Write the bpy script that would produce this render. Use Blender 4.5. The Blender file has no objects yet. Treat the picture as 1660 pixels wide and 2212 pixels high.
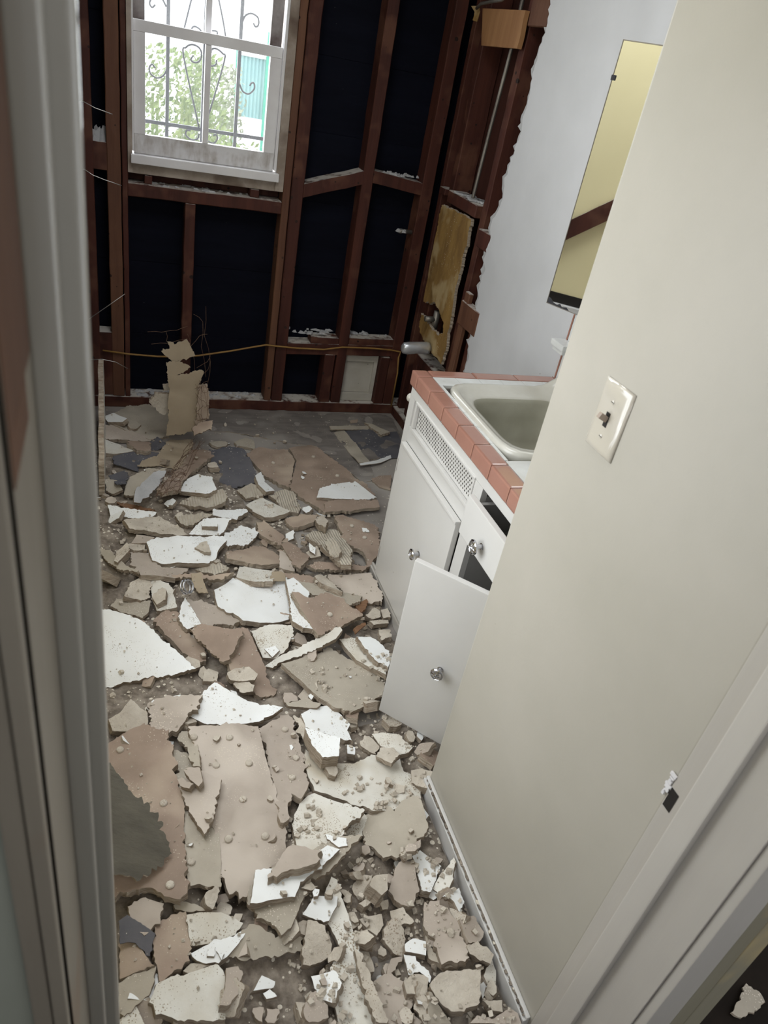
import bpy, bmesh, math, random
import numpy as np
from mathutils import Vector, Matrix, noise
random.seed(7)
PI = math.pi
S = bpy.context.scene
COL = S.collection
# ------------------------------------------------------------------ camera
EYE = 1.6
FPX, YAW, PITCH, ROLL = 1565.885, 0.415193, 0.550466, 0.201948
_cy, _sy, _cp, _sp = math.cos(YAW), math.sin(YAW), math.cos(PITCH), math.sin(PITCH)
FWD = Vector((_sy * _cp, _cy * _cp, -_sp))
_r0 = Vector((_cy, -_sy, 0)); _u0 = _r0.cross(FWD)
RGT = _r0 * math.cos(ROLL) + _u0 * math.sin(ROLL)
UPV = _u0 * math.cos(ROLL) - _r0 * math.sin(ROLL)
CAMPOS = Vector((0, 0, EYE))
cam_d = bpy.data.cameras.new('camera'); cam = bpy.data.objects.new('camera', cam_d); COL.objects.link(cam)
m = Matrix.Identity(4)
for i in range(3):
    m[i][0] = RGT[i]; m[i][1] = UPV[i]; m[i][2] = -FWD[i]; m[i][3] = CAMPOS[i]
cam.matrix_world = m
cam_d.sensor_fit = 'VERTICAL'; cam_d.sensor_height = 36.0; cam_d.lens = FPX / 2212 * 36.0
cam_d.clip_start = 0.02
cam_d.dof.use_dof = True; cam_d.dof.focus_distance = 2.3; cam_d.dof.aperture_fstop = 7.5
S.camera = cam
# ------------------------------------------------------------------ world and lights
w = bpy.data.worlds.new('world'); S.world = w; w.use_nodes = True
wn = w.node_tree.nodes; wn['Background'].inputs[0].default_value = (0.93, 0.97, 1.0, 1); wn['Background'].inputs[1].default_value = 2.3
S.view_settings.view_transform = 'Standard'; S.view_settings.look = 'None'; S.view_settings.gamma = 1
S.view_settings.use_curve_mapping = False
S.view_settings.exposure = 0.27
def area(name, loc, target, sx, sy, power, color):
    d = bpy.data.lights.new(name, 'AREA'); d.shape = 'RECTANGLE'; d.size = sx; d.size_y = sy; d.energy = power; d.color = color
    o = bpy.data.objects.new(name, d); COL.objects.link(o); o.location = loc
    o.rotation_euler = (Vector(target) - Vector(loc)).to_track_quat('-Z', 'Y').to_euler(); return o
area('added_left_light', (-0.26, 1.33, 1.12), (0.75, 1.33, 0.55), 0.85, 1.15, 8.5, (0.89, 0.945, 1.0))  # added source outside the unseen opening in the left wall
area('ceiling_fill', (0.36, 1.85, 2.38), (0.36, 1.85, 0), 0.7, 0.9, 9.5, (0.93, 0.965, 1.0))  # added overhead fill; the ceiling has no opening here
area('daylight_back_window', (0.37, 3.62, 1.55), (0.45, 1.6, 0.3), 0.6, 1.0, 15, (0.9, 0.96, 1.0))
area('hall_fill', (0.56, -0.5, 2.25), (0.34, 0.95, 0.0), 0.6, 0.6, 5.0, (1.0, 0.98, 0.95))  # added fill from the hall side, no lamp stands there

# ------------------------------------------------------------------ materials
def mat(name, c1, c2=None, scale=6, rough=0.7, bump=0.0, bscale=60, spec=0.3, metal=0.0, stretch=None,
        speck=None, dust=None, c3=None, big=None, coat=0.0, wave=0):
    m = bpy.data.materials.new(name); m.use_nodes = True; nt = m.node_tree; N = nt.nodes; L = nt.links
    b = N['Principled BSDF']; b.inputs['Roughness'].default_value = rough; b.inputs['Metallic'].default_value = metal
    b.inputs['Specular IOR Level'].default_value = spec
    if coat: b.inputs['Coat Weight'].default_value = coat
    tc = N.new('ShaderNodeTexCoord'); oi = N.new('ShaderNodeObjectInfo')
    mp = N.new('ShaderNodeVectorMath'); mp.operation = 'ADD'; L.new(tc.outputs['Object'], mp.inputs[0])
    sc = N.new('ShaderNodeVectorMath'); sc.operation = 'SCALE'; sc.inputs[0].default_value = (13, 17, 7); L.new(oi.outputs['Random'], sc.inputs['Scale'])
    L.new(sc.outputs[0], mp.inputs[1])
    vec = mp.outputs[0]
    st = N.new('ShaderNodeMapping'); L.new(vec, st.inputs[0])
    if stretch: st.inputs['Scale'].default_value = stretch
    def nz(s, src, detail=5, ro=0.6):
        n = N.new('ShaderNodeTexNoise'); n.inputs['Scale'].default_value = s; n.inputs['Detail'].default_value = detail
        n.inputs['Roughness'].default_value = ro; L.new(src, n.inputs['Vector']); return n.outputs['Fac']
    def ramp(src, a, b_):
        r = N.new('ShaderNodeMapRange'); r.inputs['From Min'].default_value = a; r.inputs['From Max'].default_value = b_
        L.new(src, r.inputs['Value']); return r.outputs[0]
    def mix(f, a, b_):
        x = N.new('ShaderNodeMix'); x.data_type = 'RGBA'
        if f is not None: L.new(f, x.inputs[0])
        for k, v in ((6, a), (7, b_)):
            if isinstance(v, tuple): x.inputs[k].default_value = (*v, 1)
            else: L.new(v, x.inputs[k])
        return x.outputs[2]
    col = mix(ramp(nz(scale, st.outputs[0]), 0.35, 0.65), c1, c2 if c2 else c1)
    if c3: col = mix(ramp(nz(scale * 0.35, vec, 3), big[0] if big else 0.52, big[1] if big else 0.62), col, c3)
    if speck:   # (colour, scale, threshold)
        v = N.new('ShaderNodeTexVoronoi'); v.inputs['Scale'].default_value = speck[1]; L.new(vec, v.inputs['Vector'])
        pm = ramp(nz(9, vec, 3), 0.42, 0.68)
        mm = N.new('ShaderNodeMath'); mm.operation = 'MULTIPLY'; L.new(pm, mm.inputs[0]); mm.inputs[1].default_value = speck[2]
        lt = N.new('ShaderNodeMath'); lt.operation = 'LESS_THAN'; L.new(v.outputs['Distance'], lt.inputs[0]); L.new(mm.outputs[0], lt.inputs[1])
        col = mix(lt.outputs[0], col, speck[0])
    if dust:    # plaster dust lying on the faces that look upward
        g = N.new('ShaderNodeNewGeometry'); sp = N.new('ShaderNodeSeparateXYZ'); L.new(g.outputs['Normal'], sp.inputs[0])
        up = ramp(sp.outputs['Z'], 0.55, 0.9); n2 = ramp(nz(22, vec, 6), 0.36, 0.52)
        mm = N.new('ShaderNodeMath'); mm.operation = 'MULTIPLY'; L.new(up, mm.inputs[0]); L.new(n2, mm.inputs[1])
        col = mix(mm.outputs[0], col, dust)
    if isinstance(col, tuple): b.inputs['Base Color'].default_value = (*col, 1)
    else: L.new(col, b.inputs['Base Color'])
    if bump:
        bp = N.new('ShaderNodeBump'); bp.inputs['Strength'].default_value = bump; bp.inputs['Distance'].default_value = 0.004
        hh = nz(bscale, st.outputs[0], 8, 0.65)
        if wave:
            wv = N.new('ShaderNodeTexWave'); wv.inputs['Scale'].default_value = wave; wv.inputs['Distortion'].default_value = 1.5; L.new(vec, wv.inputs['Vector'])
            ad = N.new('ShaderNodeMath'); ad.operation = 'ADD'; L.new(hh, ad.inputs[0]); L.new(wv.outputs['Fac'], ad.inputs[1]); hh = ad.outputs[0]
        L.new(hh, bp.inputs['Height']); L.new(bp.outputs[0], b.inputs['Normal'])
    return m
DUST = (0.62, 0.58, 0.53)
M = {}
M['wall_paint'] = mat('wall_paint', (0.45, 0.42, 0.365), (0.405, 0.38, 0.325), 2.2, 0.42, 0.06, 180, 0.4, c3=(0.385, 0.36, 0.315), big=(0.55, 0.75), speck=((0.35, 0.3, 0.26), 14, 0.035))
M['grey_paint'] = mat('white_wall_paint', (0.61, 0.612, 0.63), (0.56, 0.562, 0.575), 3, 0.5, 0.05, 150, 0.35, c3=(0.42, 0.42, 0.43), big=(0.58, 0.8), speck=((0.25, 0.24, 0.24), 9, 0.04))
M['yellow_paint'] = mat('yellow_paint', (0.90, 0.80, 0.50), (0.87, 0.77, 0.47), 2.5, 0.45, 0.04, 120)
M['trim_paint'] = mat('trim_paint', (0.52, 0.49, 0.45), (0.45, 0.42, 0.38), 5, 0.33, 0.12, 50, 0.5, stretch=(1, 1, .08), coat=.3)
M['jamb_paint'] = mat('jamb_paint', (0.25, 0.236, 0.205), (0.205, 0.192, 0.165), 5, 0.28, 0.05, 40, 0.5, stretch=(1, 1, .1), coat=.4)
M['jamb_old'] = mat('old_jamb_paint', (0.16, 0.14, 0.11), (0.13, 0.112, 0.088), 9, 0.5, 0.3, 40, 0.4, c3=(0.14, 0.10, 0.07), big=(0.58, 0.66), stretch=(1, 1, .15))
M['bare_wood'] = mat('bare_brown_wood', (0.085, 0.036, 0.016), (0.06, 0.025, 0.012), 9, 0.6, 0.2, 40, stretch=(1, 1, .05))
M['stud'] = mat('stud_wood', (0.085, 0.026, 0.017), (0.045, 0.014, 0.010), 14, 0.65, 0.35, 60, 0.3, stretch=(1, 1, .08), speck=((0.02, 0.01, 0.008), 22, 0.22), dust=DUST, c3=(0.11, 0.045, 0.028))
M['stud_light'] = mat('stud_wood_light', (0.16, 0.075, 0.042), (0.10, 0.042, 0.025), 14, 0.65, 0.3, 60, 0.3, stretch=(1, 1, .08), speck=((0.04, 0.02, 0.012), 22, 0.22), dust=DUST)
M['tar'] = mat('black_building_paper', (0.0026, 0.003, 0.0075), (0.0042, 0.005, 0.0115), 5, 0.75, 0.25, 12, 0.1, stretch=(.3, 1, 3), speck=((0.10, 0.10, 0.10), 28, 0.04))
M['floor'] = mat('old_floor', (0.28, 0.25, 0.225), (0.2, 0.18, 0.16), 7, 0.6, 0.15, 60, stretch=(.5, 2.2, 1), c3=(0.36, 0.33, 0.3), big=(.45, .6), speck=((0.55, 0.5, 0.44), 40, 0.25))
M['tarfloor'] = mat('dark_floor_patch', (0.05, 0.047, 0.047), (0.08, 0.075, 0.072), 6, 0.7, 0.2, 60, speck=((0.45, 0.42, 0.38), 40, 0.16))
M['W'] = mat('white_painted_plaster', (0.86, 0.87, 0.86), (0.81, 0.81, 0.785), 7, 0.5, 0.10, 90, 0.35, speck=((0.40, 0.34, 0.26), 210, 0.26))
M['Ws'] = mat('dusty_white_plaster', (0.74, 0.72, 0.66), (0.64, 0.6, 0.52), 10, 0.6, 0.25, 120, 0.3, speck=((0.36, 0.3, 0.22), 230, 0.45), c3=(0.56, 0.50, 0.40), big=(.55, .68))
M['B'] = mat('brown_board_paper', (0.37, 0.282, 0.222), (0.28, 0.212, 0.165), 8, 0.75, 0.2, 60, 0.2, speck=((0.60, 0.52, 0.42), 170, 0.25), c3=(0.45, 0.36, 0.28))
M['P'] = mat('pale_board_paper', (0.47, 0.403, 0.342), (0.39, 0.332, 0.278), 8, 0.75, 0.25, 70, 0.2, speck=((0.62, 0.55, 0.46), 190, 0.3), c3=(0.56, 0.49, 0.42))
M['G'] = mat('grey_board_paper', (0.47, 0.42, 0.345), (0.39, 0.345, 0.28), 9, 0.75, 0.25, 70, 0.2, speck=((0.64, 0.58, 0.5), 190, 0.3))
M['K'] = mat('rough_plaster', (0.64, 0.58, 0.49), (0.50, 0.44, 0.365), 20, 0.85, 1.0, 90, 0.15, speck=((0.36, 0.29, 0.22), 200, 0.35))
M['KC'] = mat('combed_plaster', (0.64, 0.58, 0.48), (0.54, 0.47, 0.38), 20, 0.85, 1.0, 90, 0.15, wave=32)
M['D'] = mat('tar_paper_scrap', (0.10, 0.10, 0.115), (0.14, 0.135, 0.145), 10, 0.75, 0.3, 50, 0.2, speck=((0.5, 0.47, 0.43), 60, 0.2))
M['N'] = mat('brown_wood_scrap', (0.24, 0.13, 0.07), (0.17, 0.09, 0.05), 12, 0.7, 0.4, 50, stretch=(1, 6, 1))
M['core'] = mat('broken_core', (0.60, 0.52, 0.42), (0.34, 0.26, 0.19), 30, 0.9, 1.0, 120, 0.1, stretch=(1, 1, 9))
M['streak'] = mat('streaked_flooring', (0.24, 0.215, 0.195), (0.17, 0.152, 0.14), 9, 0.6, 0.12, 60, stretch=(.6, 3.5, 1), c3=(0.30, 0.275, 0.25), speck=((0.5, 0.46, 0.4), 120, 0.2))  # tone lowered to carry the dimmer light of the far floor; streaks are its own
M['flapshade'] = mat('shaded_torn_paper', (0.165, 0.152, 0.122), (0.12, 0.11, 0.09), 12, 0.8, 0.5, 50, 0.1, stretch=(1, 3, 1))  # grey darkened to hold the shade on the leaning flap
M['basin'] = mat('grimy_basin', (0.36, 0.35, 0.285), (0.30, 0.29, 0.23), 7, 0.35, 0.03, 40, 0.4, c3=(0.24, 0.225, 0.17), big=(.5, .72))
M['cardboard'] = mat('tan_paper_sheet', (0.42, 0.345, 0.25), (0.37, 0.30, 0.215), 6, 0.8, 0.08, 40, 0.15)
M['rubble'] = mat('plaster_rubble', (0.36, 0.31, 0.255), (0.13, 0.105, 0.085), 26, 0.9, 1.0, 110, 0.1, speck=((0.74, 0.68, 0.58), 60, 0.45))  # dark second tone paints shade into the gaps between boards
M['cab'] = mat('cabinet_paint', (0.63, 0.615, 0.59), (0.60, 0.585, 0.56), 4, 0.33, 0.04, 60, 0.45, speck=((0.3, 0.25, 0.22), 12, 0.05))
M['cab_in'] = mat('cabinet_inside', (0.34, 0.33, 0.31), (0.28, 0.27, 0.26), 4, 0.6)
M['dark'] = mat('dark_void', (0.02, 0.017, 0.015), None, 4, 0.8)
M['pink'] = mat('pink_glazed_tile', (0.40, 0.205, 0.155), (0.36, 0.18, 0.135), 9, 0.14, 0.05, 40, 0.5, coat=.5)
M['white_tile'] = mat('white_glazed_tile', (0.72, 0.73, 0.72), (0.62, 0.62, 0.6), 12, 0.2, 0.05, 40, 0.5, c3=(0.4, 0.38, 0.34), big=(.6, .68))
M['grout'] = mat('dark_grout', (0.25, 0.22, 0.2), None, 9, 0.8)
M['sink'] = mat('sink_enamel', (0.60, 0.585, 0.53), (0.50, 0.48, 0.42), 6, 0.25, 0.03, 40, 0.5, coat=.2, c3=(0.42, 0.39, 0.32), big=(.55, .72))
M['chrome'] = mat('chrome', (0.5, 0.5, 0.52), None, 4, 0.10, metal=1.0)
M['satin'] = mat('pale_worn_chrome', (0.78, 0.80, 0.83), (0.6, 0.62, 0.65), 9, 0.32, metal=.7)
M['steel'] = mat('dull_pipe_metal', (0.3, 0.28, 0.25), (0.2, 0.18, 0.16), 9, 0.45, metal=.7)
M['rust'] = mat('rusty_metal', (0.10, 0.05, 0.03), (0.2, 0.13, 0.09), 60, 0.6, metal=.4)
M['plate'] = mat('ivory_plastic', (0.54, 0.50, 0.43), None, 4, 0.07, spec=.5, coat=.8)
M['toggle'] = mat('worn_toggle', (0.35, 0.28, 0.23), None, 4, 0.3)
M['gold'] = mat('ochre_panel', (0.33, 0.20, 0.065), (0.20, 0.115, 0.04), 16, 0.8, 0.8, 60, 0.2, stretch=(1, 1, .35), speck=((0.5, 0.42, 0.32), 90, 0.22), c3=(0.42, 0.31, 0.16))
M['ply'] = mat('new_plywood', (0.36, 0.19, 0.085), (0.27, 0.13, 0.055), 7, 0.6, 0.1, 40, stretch=(1, 3.5, .25))
M['cable'] = mat('yellow_cable', (0.33, 0.19, 0.055), (0.26, 0.14, 0.04), 20, 0.5)
M['wire'] = mat('bright_wire', (0.5, 0.48, 0.45), None, 4, 0.3, metal=.8)
M['iron'] = mat('painted_iron', (0.018, 0.018, 0.026), (0.04, 0.04, 0.045), 30, 0.5)
M['sash'] = mat('sash_paint', (0.70, 0.69, 0.70), (0.36, 0.32, 0.29), 30, 0.4, 0.05, 50, 0.4, stretch=(1, 1, .3), c3=(0.66, 0.65, 0.66), big=(.42, .62))
M['sash_clean'] = mat('sash_paint_clean', (0.78, 0.77, 0.78), (0.7, 0.68, 0.69), 6, 0.4, 0.05, 50, 0.4)
M['frame_dirty'] = mat('dirty_window_frame', (0.42, 0.36, 0.31), (0.25, 0.2, 0.16), 10, 0.6, 0.3, 50, c3=(0.12, 0.08, 0.06))
M['stain'] = mat('soot_stained_paint', (0.34, 0.31, 0.3), (0.07, 0.05, 0.045), 5, 0.6)
M['hole'] = mat('vent_hole', (0.04, 0.035, 0.03), None, 4, 0.9)
M['mortar'] = mat('grey_mortar', (0.5, 0.5, 0.51), (0.4, 0.4, 0.41), 14, 0.9, 0.8, 80, 0.1)
M['panel'] = mat('access_panel_paint', (0.56, 0.53, 0.47), (0.48, 0.45, 0.39), 9, 0.6, 0.2, 60, speck=((0.06, 0.05, 0.04), 26, 0.1))
M['leafA'] = mat('leaf_green', (0.15, 0.24, 0.06), (0.30, 0.36, 0.14), 2, 0.6)
M['leafB'] = mat('leaf_pale', (0.28, 0.34, 0.2), (0.42, 0.43, 0.33), 2, 0.6)
M['teal'] = mat('teal_sheet_metal', (0.34, 0.55, 0.55), (0.28, 0.48, 0.5), 4, 0.5)
M['green_post'] = mat('green_post_paint', (0.08, 0.42, 0.3), None, 4, 0.5)
M['ground'] = mat('pale_ground', (0.7, 0.69, 0.66), (0.6, 0.58, 0.54), 2, 0.9)
M['hall_floor'] = mat('dark_hall_floor', (0.02, 0.014, 0.010), (0.011, 0.008, 0.006), 8, 0.8, 0.3, 40, 0.1)
M['olive_paint'] = mat('olive_old_paint', (0.26, 0.235, 0.175), (0.20, 0.18, 0.13), 7, 0.5, 0.2, 50, stretch=(1, 1, .1), c3=(0.42, 0.33, 0.17), big=(.55, .62))
def glass_mat():
    m = bpy.data.materials.new('window_glass'); m.use_nodes = True; N = m.node_tree.nodes; L = m.node_tree.links
    N.remove(N['Principled BSDF']); t = N.new('ShaderNodeBsdfTransparent'); g = N.new('ShaderNodeBsdfGlossy'); g.inputs['Roughness'].default_value = 0.03
    d = N.new('ShaderNodeBsdfTranslucent'); d.inputs[0].default_value = (.8, .8, .8, 1)
    a = N.new('ShaderNodeMixShader'); a.inputs[0].default_value = 0.05; b = N.new('ShaderNodeMixShader'); b.inputs[0].default_value = 0.025
    L.new(t.outputs[0], a.inputs[1]); L.new(g.outputs[0], a.inputs[2]); L.new(a.outputs[0], b.inputs[1]); L.new(d.outputs[0], b.inputs[2])
    L.new(b.outputs[0], N['Material Output'].inputs[0]); return m
M['glass'] = glass_mat()
mm = bpy.data.materials.new('mirror_glass'); mm.use_nodes = True
_b = mm.node_tree.nodes['Principled BSDF']; _b.inputs['Base Color'].default_value = (0.86, 0.87, 0.84, 1); _b.inputs['Metallic'].default_value = 1; _b.inputs['Roughness'].default_value = 0.015
M['mirror'] = mm

# ------------------------------------------------------------------ helpers
def tag(o, label=None, cat=None, group=None, kind=None):
    if label: o['label'] = label
    if cat: o['category'] = cat
    if group: o['group'] = group
    if kind: o['kind'] = kind
    return o
def empty(name, loc=(0, 0, 0), label=None, cat=None, group=None, kind=None):
    o = bpy.data.objects.new(name, None); o.empty_display_size = 0.05; COL.objects.link(o); o.location = loc
    return tag(o, label, cat, group, kind)
class MB:
    def __init__(s): s.v = []; s.f = []; s.mi = []
    def add(s, vs, fs, mi=0):
        k = len(s.v); s.v += [tuple(v) for v in vs]; s.f += [tuple(i + k for i in f) for f in fs]
        s.mi += (mi if isinstance(mi, list) else [mi] * len(fs)); return s
    def box(s, lo, hi, bevel=0.0, M4=None, mi=0):
        x0, y0, z0 = lo; x1, y1, z1 = hi
        bm = bmesh.new(); bmesh.ops.create_cube(bm, size=1)
        for v in bm.verts: v.co = Vector((x0 + (v.co.x + .5) * (x1 - x0), y0 + (v.co.y + .5) * (y1 - y0), z0 + (v.co.z + .5) * (z1 - z0)))
        if bevel: bmesh.ops.bevel(bm, geom=bm.edges[:], offset=min(bevel, .49 * min(x1 - x0, y1 - y0, z1 - z0)), segments=2, affect='EDGES', profile=0.7)
        bm.normal_update()
        vs = [(M4 @ v.co) if M4 else v.co.copy() for v in bm.verts]; fs = [[v.index for v in f.verts] for f in bm.faces]
        bm.free(); return s.add(vs, fs, mi)
    def tube(s, pts, r, seg=8, mi=0, closed=False):
        pts = [Vector(p) for p in pts]; n = len(pts); rings = []; up = Vector((0.13, 0.21, 1)).normalized()
        prev = None
        for i, p in enumerate(pts):
            if closed: t = pts[(i + 1) % n] - pts[i - 1]
            else: t = pts[min(i + 1, n - 1)] - pts[max(i - 1, 0)]
            t.normalize()
            a = prev if prev is not None else t.orthogonal()
            a = (a - t * a.dot(t)).normalized(); prev = a; b = t.cross(a)
            rr = r[i] if isinstance(r, (list, tuple)) else r
            rings.append([p + (a * math.cos(2 * PI * k / seg) + b * math.sin(2 * PI * k / seg)) * rr for k in range(seg)])
        vs = [v for rg in rings for v in rg]; fs = []
        for i in range(n if closed else n - 1):
            j = (i + 1) % n
            for k in range(seg): fs.append((i * seg + k, i * seg + (k + 1) % seg, j * seg + (k + 1) % seg, j * seg + k))
        if not closed: fs.append(tuple(range(seg))[::-1]); fs.append(tuple((n - 1) * seg + k for k in range(seg)))
        return s.add(vs, fs, mi)
    def lathe(s, prof, M4, seg=20, mi=0):   # prof: (r, z)
        vs = [M4 @ Vector((r * math.cos(2 * PI * k / seg), r * math.sin(2 * PI * k / seg), z)) for r, z in prof for k in range(seg)]; fs = []
        for i in range(len(prof) - 1):
            for k in range(seg): fs.append((i * seg + k, i * seg + (k + 1) % seg, (i + 1) * seg + (k + 1) % seg, (i + 1) * seg + k))
        fs.append(tuple(range(seg))[::-1]); fs.append(tuple((len(prof) - 1) * seg + k for k in range(seg)))
        return s.add(vs, fs, mi)
    def build(s, name, mats, parent=None, smooth=False, origin=None):
        me = bpy.data.meshes.new(name); org = Vector(origin) if origin is not None else None
        if org is None and s.v:
            a = np.array([tuple(v) for v in s.v]); org = Vector(((a[:, 0].min() + a[:, 0].max()) / 2, (a[:, 1].min() + a[:, 1].max()) / 2, a[:, 2].min()))
        vs = [tuple(Vector(v) - org) for v in s.v]
        me.from_pydata(vs, [], s.f)
        for mt in (mats if isinstance(mats, list) else [mats]): me.materials.append(mt)
        for p, i in zip(me.polygons, s.mi): p.material_index = i; p.use_smooth = smooth
        me.update(); o = bpy.data.objects.new(name, me); COL.objects.link(o)
        o.location = org
        if parent is not None:
            o.parent = parent; o.location = org - parent_world(parent)
        return o
def parent_world(p):
    v = Vector(p.location)
    while p.parent: p = p.parent; v += Vector(p.location)
    return v
def bx(name, lo, hi, m, parent=None, bevel=0.0): return MB().box(lo, hi, bevel).build(name, M[m] if isinstance(m, str) else m, parent)
def ray(x, y):
    return (FWD * FPX + RGT * (x - 830) - UPV * (y - 1106)).normalized()
def hit(x, y, n, d):      # point of the plane n.p = d seen at photo pixel (x, y); used once, to read places off the photograph
    r = ray(x, y); n = Vector(n); t = (d - n.dot(CAMPOS)) / n.dot(r); return CAMPOS + r * t
def hx(x, y, v): return hit(x, y, (1, 0, 0), v)
def hy(x, y, v): return hit(x, y, (0, 1, 0), v)
def hz(x, y, v): return hit(x, y, (0, 0, 1), v)
def wob(o, amp, sc=9):    # slight unevenness of old timber
    for v in o.data.vertices:
        n = noise.noise_vector(Vector(v.co + o.location) * sc); v.co += n * amp
    return o
def timber(name, lo, hi, m, parent, amp=0.0025):
    # old timber: a bevelled bar with many cross cuts, gently uneven
    bm = bmesh.new(); bmesh.ops.create_cube(bm, size=1)
    for v in bm.verts: v.co = Vector([lo[i] + (v.co[i] + .5) * (hi[i] - lo[i]) for i in range(3)])
    bmesh.ops.bevel(bm, geom=bm.edges[:], offset=.003, segments=1, affect='EDGES')
    ax = max(range(3), key=lambda i: hi[i] - lo[i]); L = hi[ax] - lo[ax]; n = max(2, int(L / .06))
    no = [0, 0, 0]; no[ax] = 1
    for k in range(1, n):
        co = list(lo); co[ax] = lo[ax] + L * k / n
        bmesh.ops.bisect_plane(bm, geom=bm.verts[:] + bm.edges[:] + bm.faces[:], plane_co=co, plane_no=no)
    for v in bm.verts: v.co += noise.noise_vector(v.co * 13) * amp
    b = MB(); bm.verts.index_update(); b.add([v.co.copy() for v in bm.verts], [[v.index for v in f.verts] for f in bm.faces]); bm.free()
    return b.build(name, M[m], parent)

# ------------------------------------------------------------------ setting: shell
YB, XR, XL, XP = 3.34, 1.395, -0.115, 0.747
tag(bx('floor', (XP + .0, 1.0, -0.05), (XR + .1, YB + .1, 0), 'floor'), 'old subfloor under the vanity and tub end', 'floor', kind='structure')
tag(bx('floor', (XL - .1, .33, -0.05), (XP - .0002, YB + .1, 0), 'floor'), 'old grey-brown subfloor under the rubble', 'floor', kind='structure')
tag(bx('floor', (-1.6, -1.8, -0.05), (3.2, .3299, -0.0), 'hall_floor'), 'dark hallway floor outside the door', 'floor', kind='structure')
tag(bx('floor', (XP, .3301, -0.05), (3.2, .9999, -0.0), 'hall_floor'), 'dark floor beyond the doorway post', 'floor', kind='structure')
tag(bx('ceiling', (XL - .3, -1.8, 2.42), (3.2, YB + .2, 2.5), 'grey_paint'), 'dull white ceiling', 'ceiling', kind='structure')
# back wall -------------------------------------------------
wb = empty('wall_back', (0.6, YB, 0), 'stripped back wall of dark red studs over black building paper', 'wall', kind='structure')
def sheath(x0, x1, z0, z1):
    nb = max(1, round((z1 - z0) / .29)); b = MB()
    for k in range(nb):
        a = z0 + (z1 - z0) * k / nb; c = z0 + (z1 - z0) * (k + 1) / nb
        b.box((x0, YB + .094 + .003 * (k % 2), a), (x1, YB + .12, c), .002)
    return b
for (x0, x1, z0, z1) in ((XL - .1, XR + .12, 0, 1.0), (XL - .1, .066, 1.0, 2.42), (.70, XR + .12, 1.0, 2.42), (.066, .70, 2.2, 2.42)):
    sheath(x0, x1, z0, z1).build('building_paper', M['tar'], wb)
timber('bottom_plate', (XL - .1, YB - .002, 0), (XR + .1, YB + .092, .055), 'stud', wb)
for (x0, x1, mt) in ((XL - .03, -.062, 'stud'), (-.012, .040, 'stud_light'), (.044, .066, 'stud'), (.700, .733, 'stud_light'), (.737, .790, 'stud'), (1.048, 1.098, 'stud'), (1.335, 1.39, 'stud')):
    timber('stud', (x0, YB, .055), (x1, YB + .09, 2.42), mt, wb)
timber('stud', (.292, YB + .002, .055), (.336, YB + .09, .948), 'stud', wb)
timber('stud', (.985, YB, .055), (1.04, YB + .088, .316), 'stud', wb)
timber('stud', (1.283, YB, .055), (1.333, YB + .088, .316), 'stud', wb)
timber('sill_plate', (.064, YB, .948), (.700, YB + .09, 1.0), 'stud', wb)
timber('header', (.064, YB, 2.2), (.700, YB + .09, 2.3), 'stud', wb)
timber('block', (.13, YB + .01, 1.0), (.16, YB + .07, 1.035), 'stud', wb)
timber('block', (.56, YB + .01, 1.0), (.60, YB + .07, 1.035), 'stud', wb)
def slant_bar(name, a, b_, depth, h, mt, parent):
    # bar between two points along its top front edge
    a = Vector(a); b_ = Vector(b_); n = 8; vs = []; B = MB()
    for k in range(n + 1):
        p = a.lerp(b_, k / n); w_ = noise.noise_vector(p * 15) * .002
        vs += [p + w_, p + Vector((0, depth, 0)) + w_, p + Vector((0, depth, -h)), p + Vector((0, 0, -h)) + w_]
    fs = []
    for k in range(n):
        for j in range(4): fs.append((4 * k + j, 4 * k + (j + 1) % 4, 4 * k + 4 + (j + 1) % 4, 4 * k + 4 + j))
    fs += [(0, 3, 2, 1), (4 * n, 4 * n + 1, 4 * n + 2, 4 * n + 3)]
    return B.add(vs, fs).build(name, M[mt], parent)
slant_bar('noggin', (.79, YB + .001, 1.083), (1.05, YB + .001, 1.168), .088, .055, 'stud', wb)
slant_bar('noggin', (1.096, YB + .001, 1.176), (1.335, YB + .001, 1.152), .088, .05, 'stud', wb)
slant_bar('noggin', (-.062, YB + .004, 1.135), (-.012, YB + .004, 1.135), .08, .10, 'stud', wb)
slant_bar('noggin', (-.062, YB + .004, .362), (-.012, YB + .004, .362), .08, .30, 'stud', wb)
slant_bar('noggin', (.79, YB + .001, .362), (1.335, YB + .001, .376), .088, .055, 'stud', wb)
slant_bar('block', (.905, YB + .003, .40), (1.045, YB + .003, .398), .07, .032, 'stud', wb)
slant_bar('block', (1.10, YB + .003, .405), (1.333, YB + .003, .41), .07, .034, 'stud', wb)
# dust and mortar lying on the ledges (separate crusts, part of the wall remains)
def crust(x0, x1, y0, y1, z, n, name='mortar_crust', parent=None, mt='mortar', h=.012):
    B = MB()
    for k in range(n):
        x = random.uniform(x0, x1); y = random.uniform(y0, y1); r = random.uniform(.006, .022)
        vs = []; q = random.randint(5, 8)
        for j in range(q):
            a = 2 * PI * j / q; rr = r * random.uniform(.5, 1.1); vs.append((x + rr * math.cos(a) * 1.4, y + rr * math.sin(a) * .7, z))
        for j in range(q):
            a = 2 * PI * j / q; rr = r * random.uniform(.2, .7); vs.append((x + rr * math.cos(a) * 1.4, y + rr * math.sin(a) * .7, z + random.uniform(.3, 1) * h))
        B.add(vs, [tuple(range(q))[::-1], tuple(range(q, 2 * q))] + [(j, (j + 1) % q, q + (j + 1) % q, q + j) for j in range(q)])
    o = B.build(name, M[mt], parent); o['kind'] = 'stuff'; return o
crust(.80, 1.32, YB + .02, YB + .085, .408, 26, parent=wb)
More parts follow.
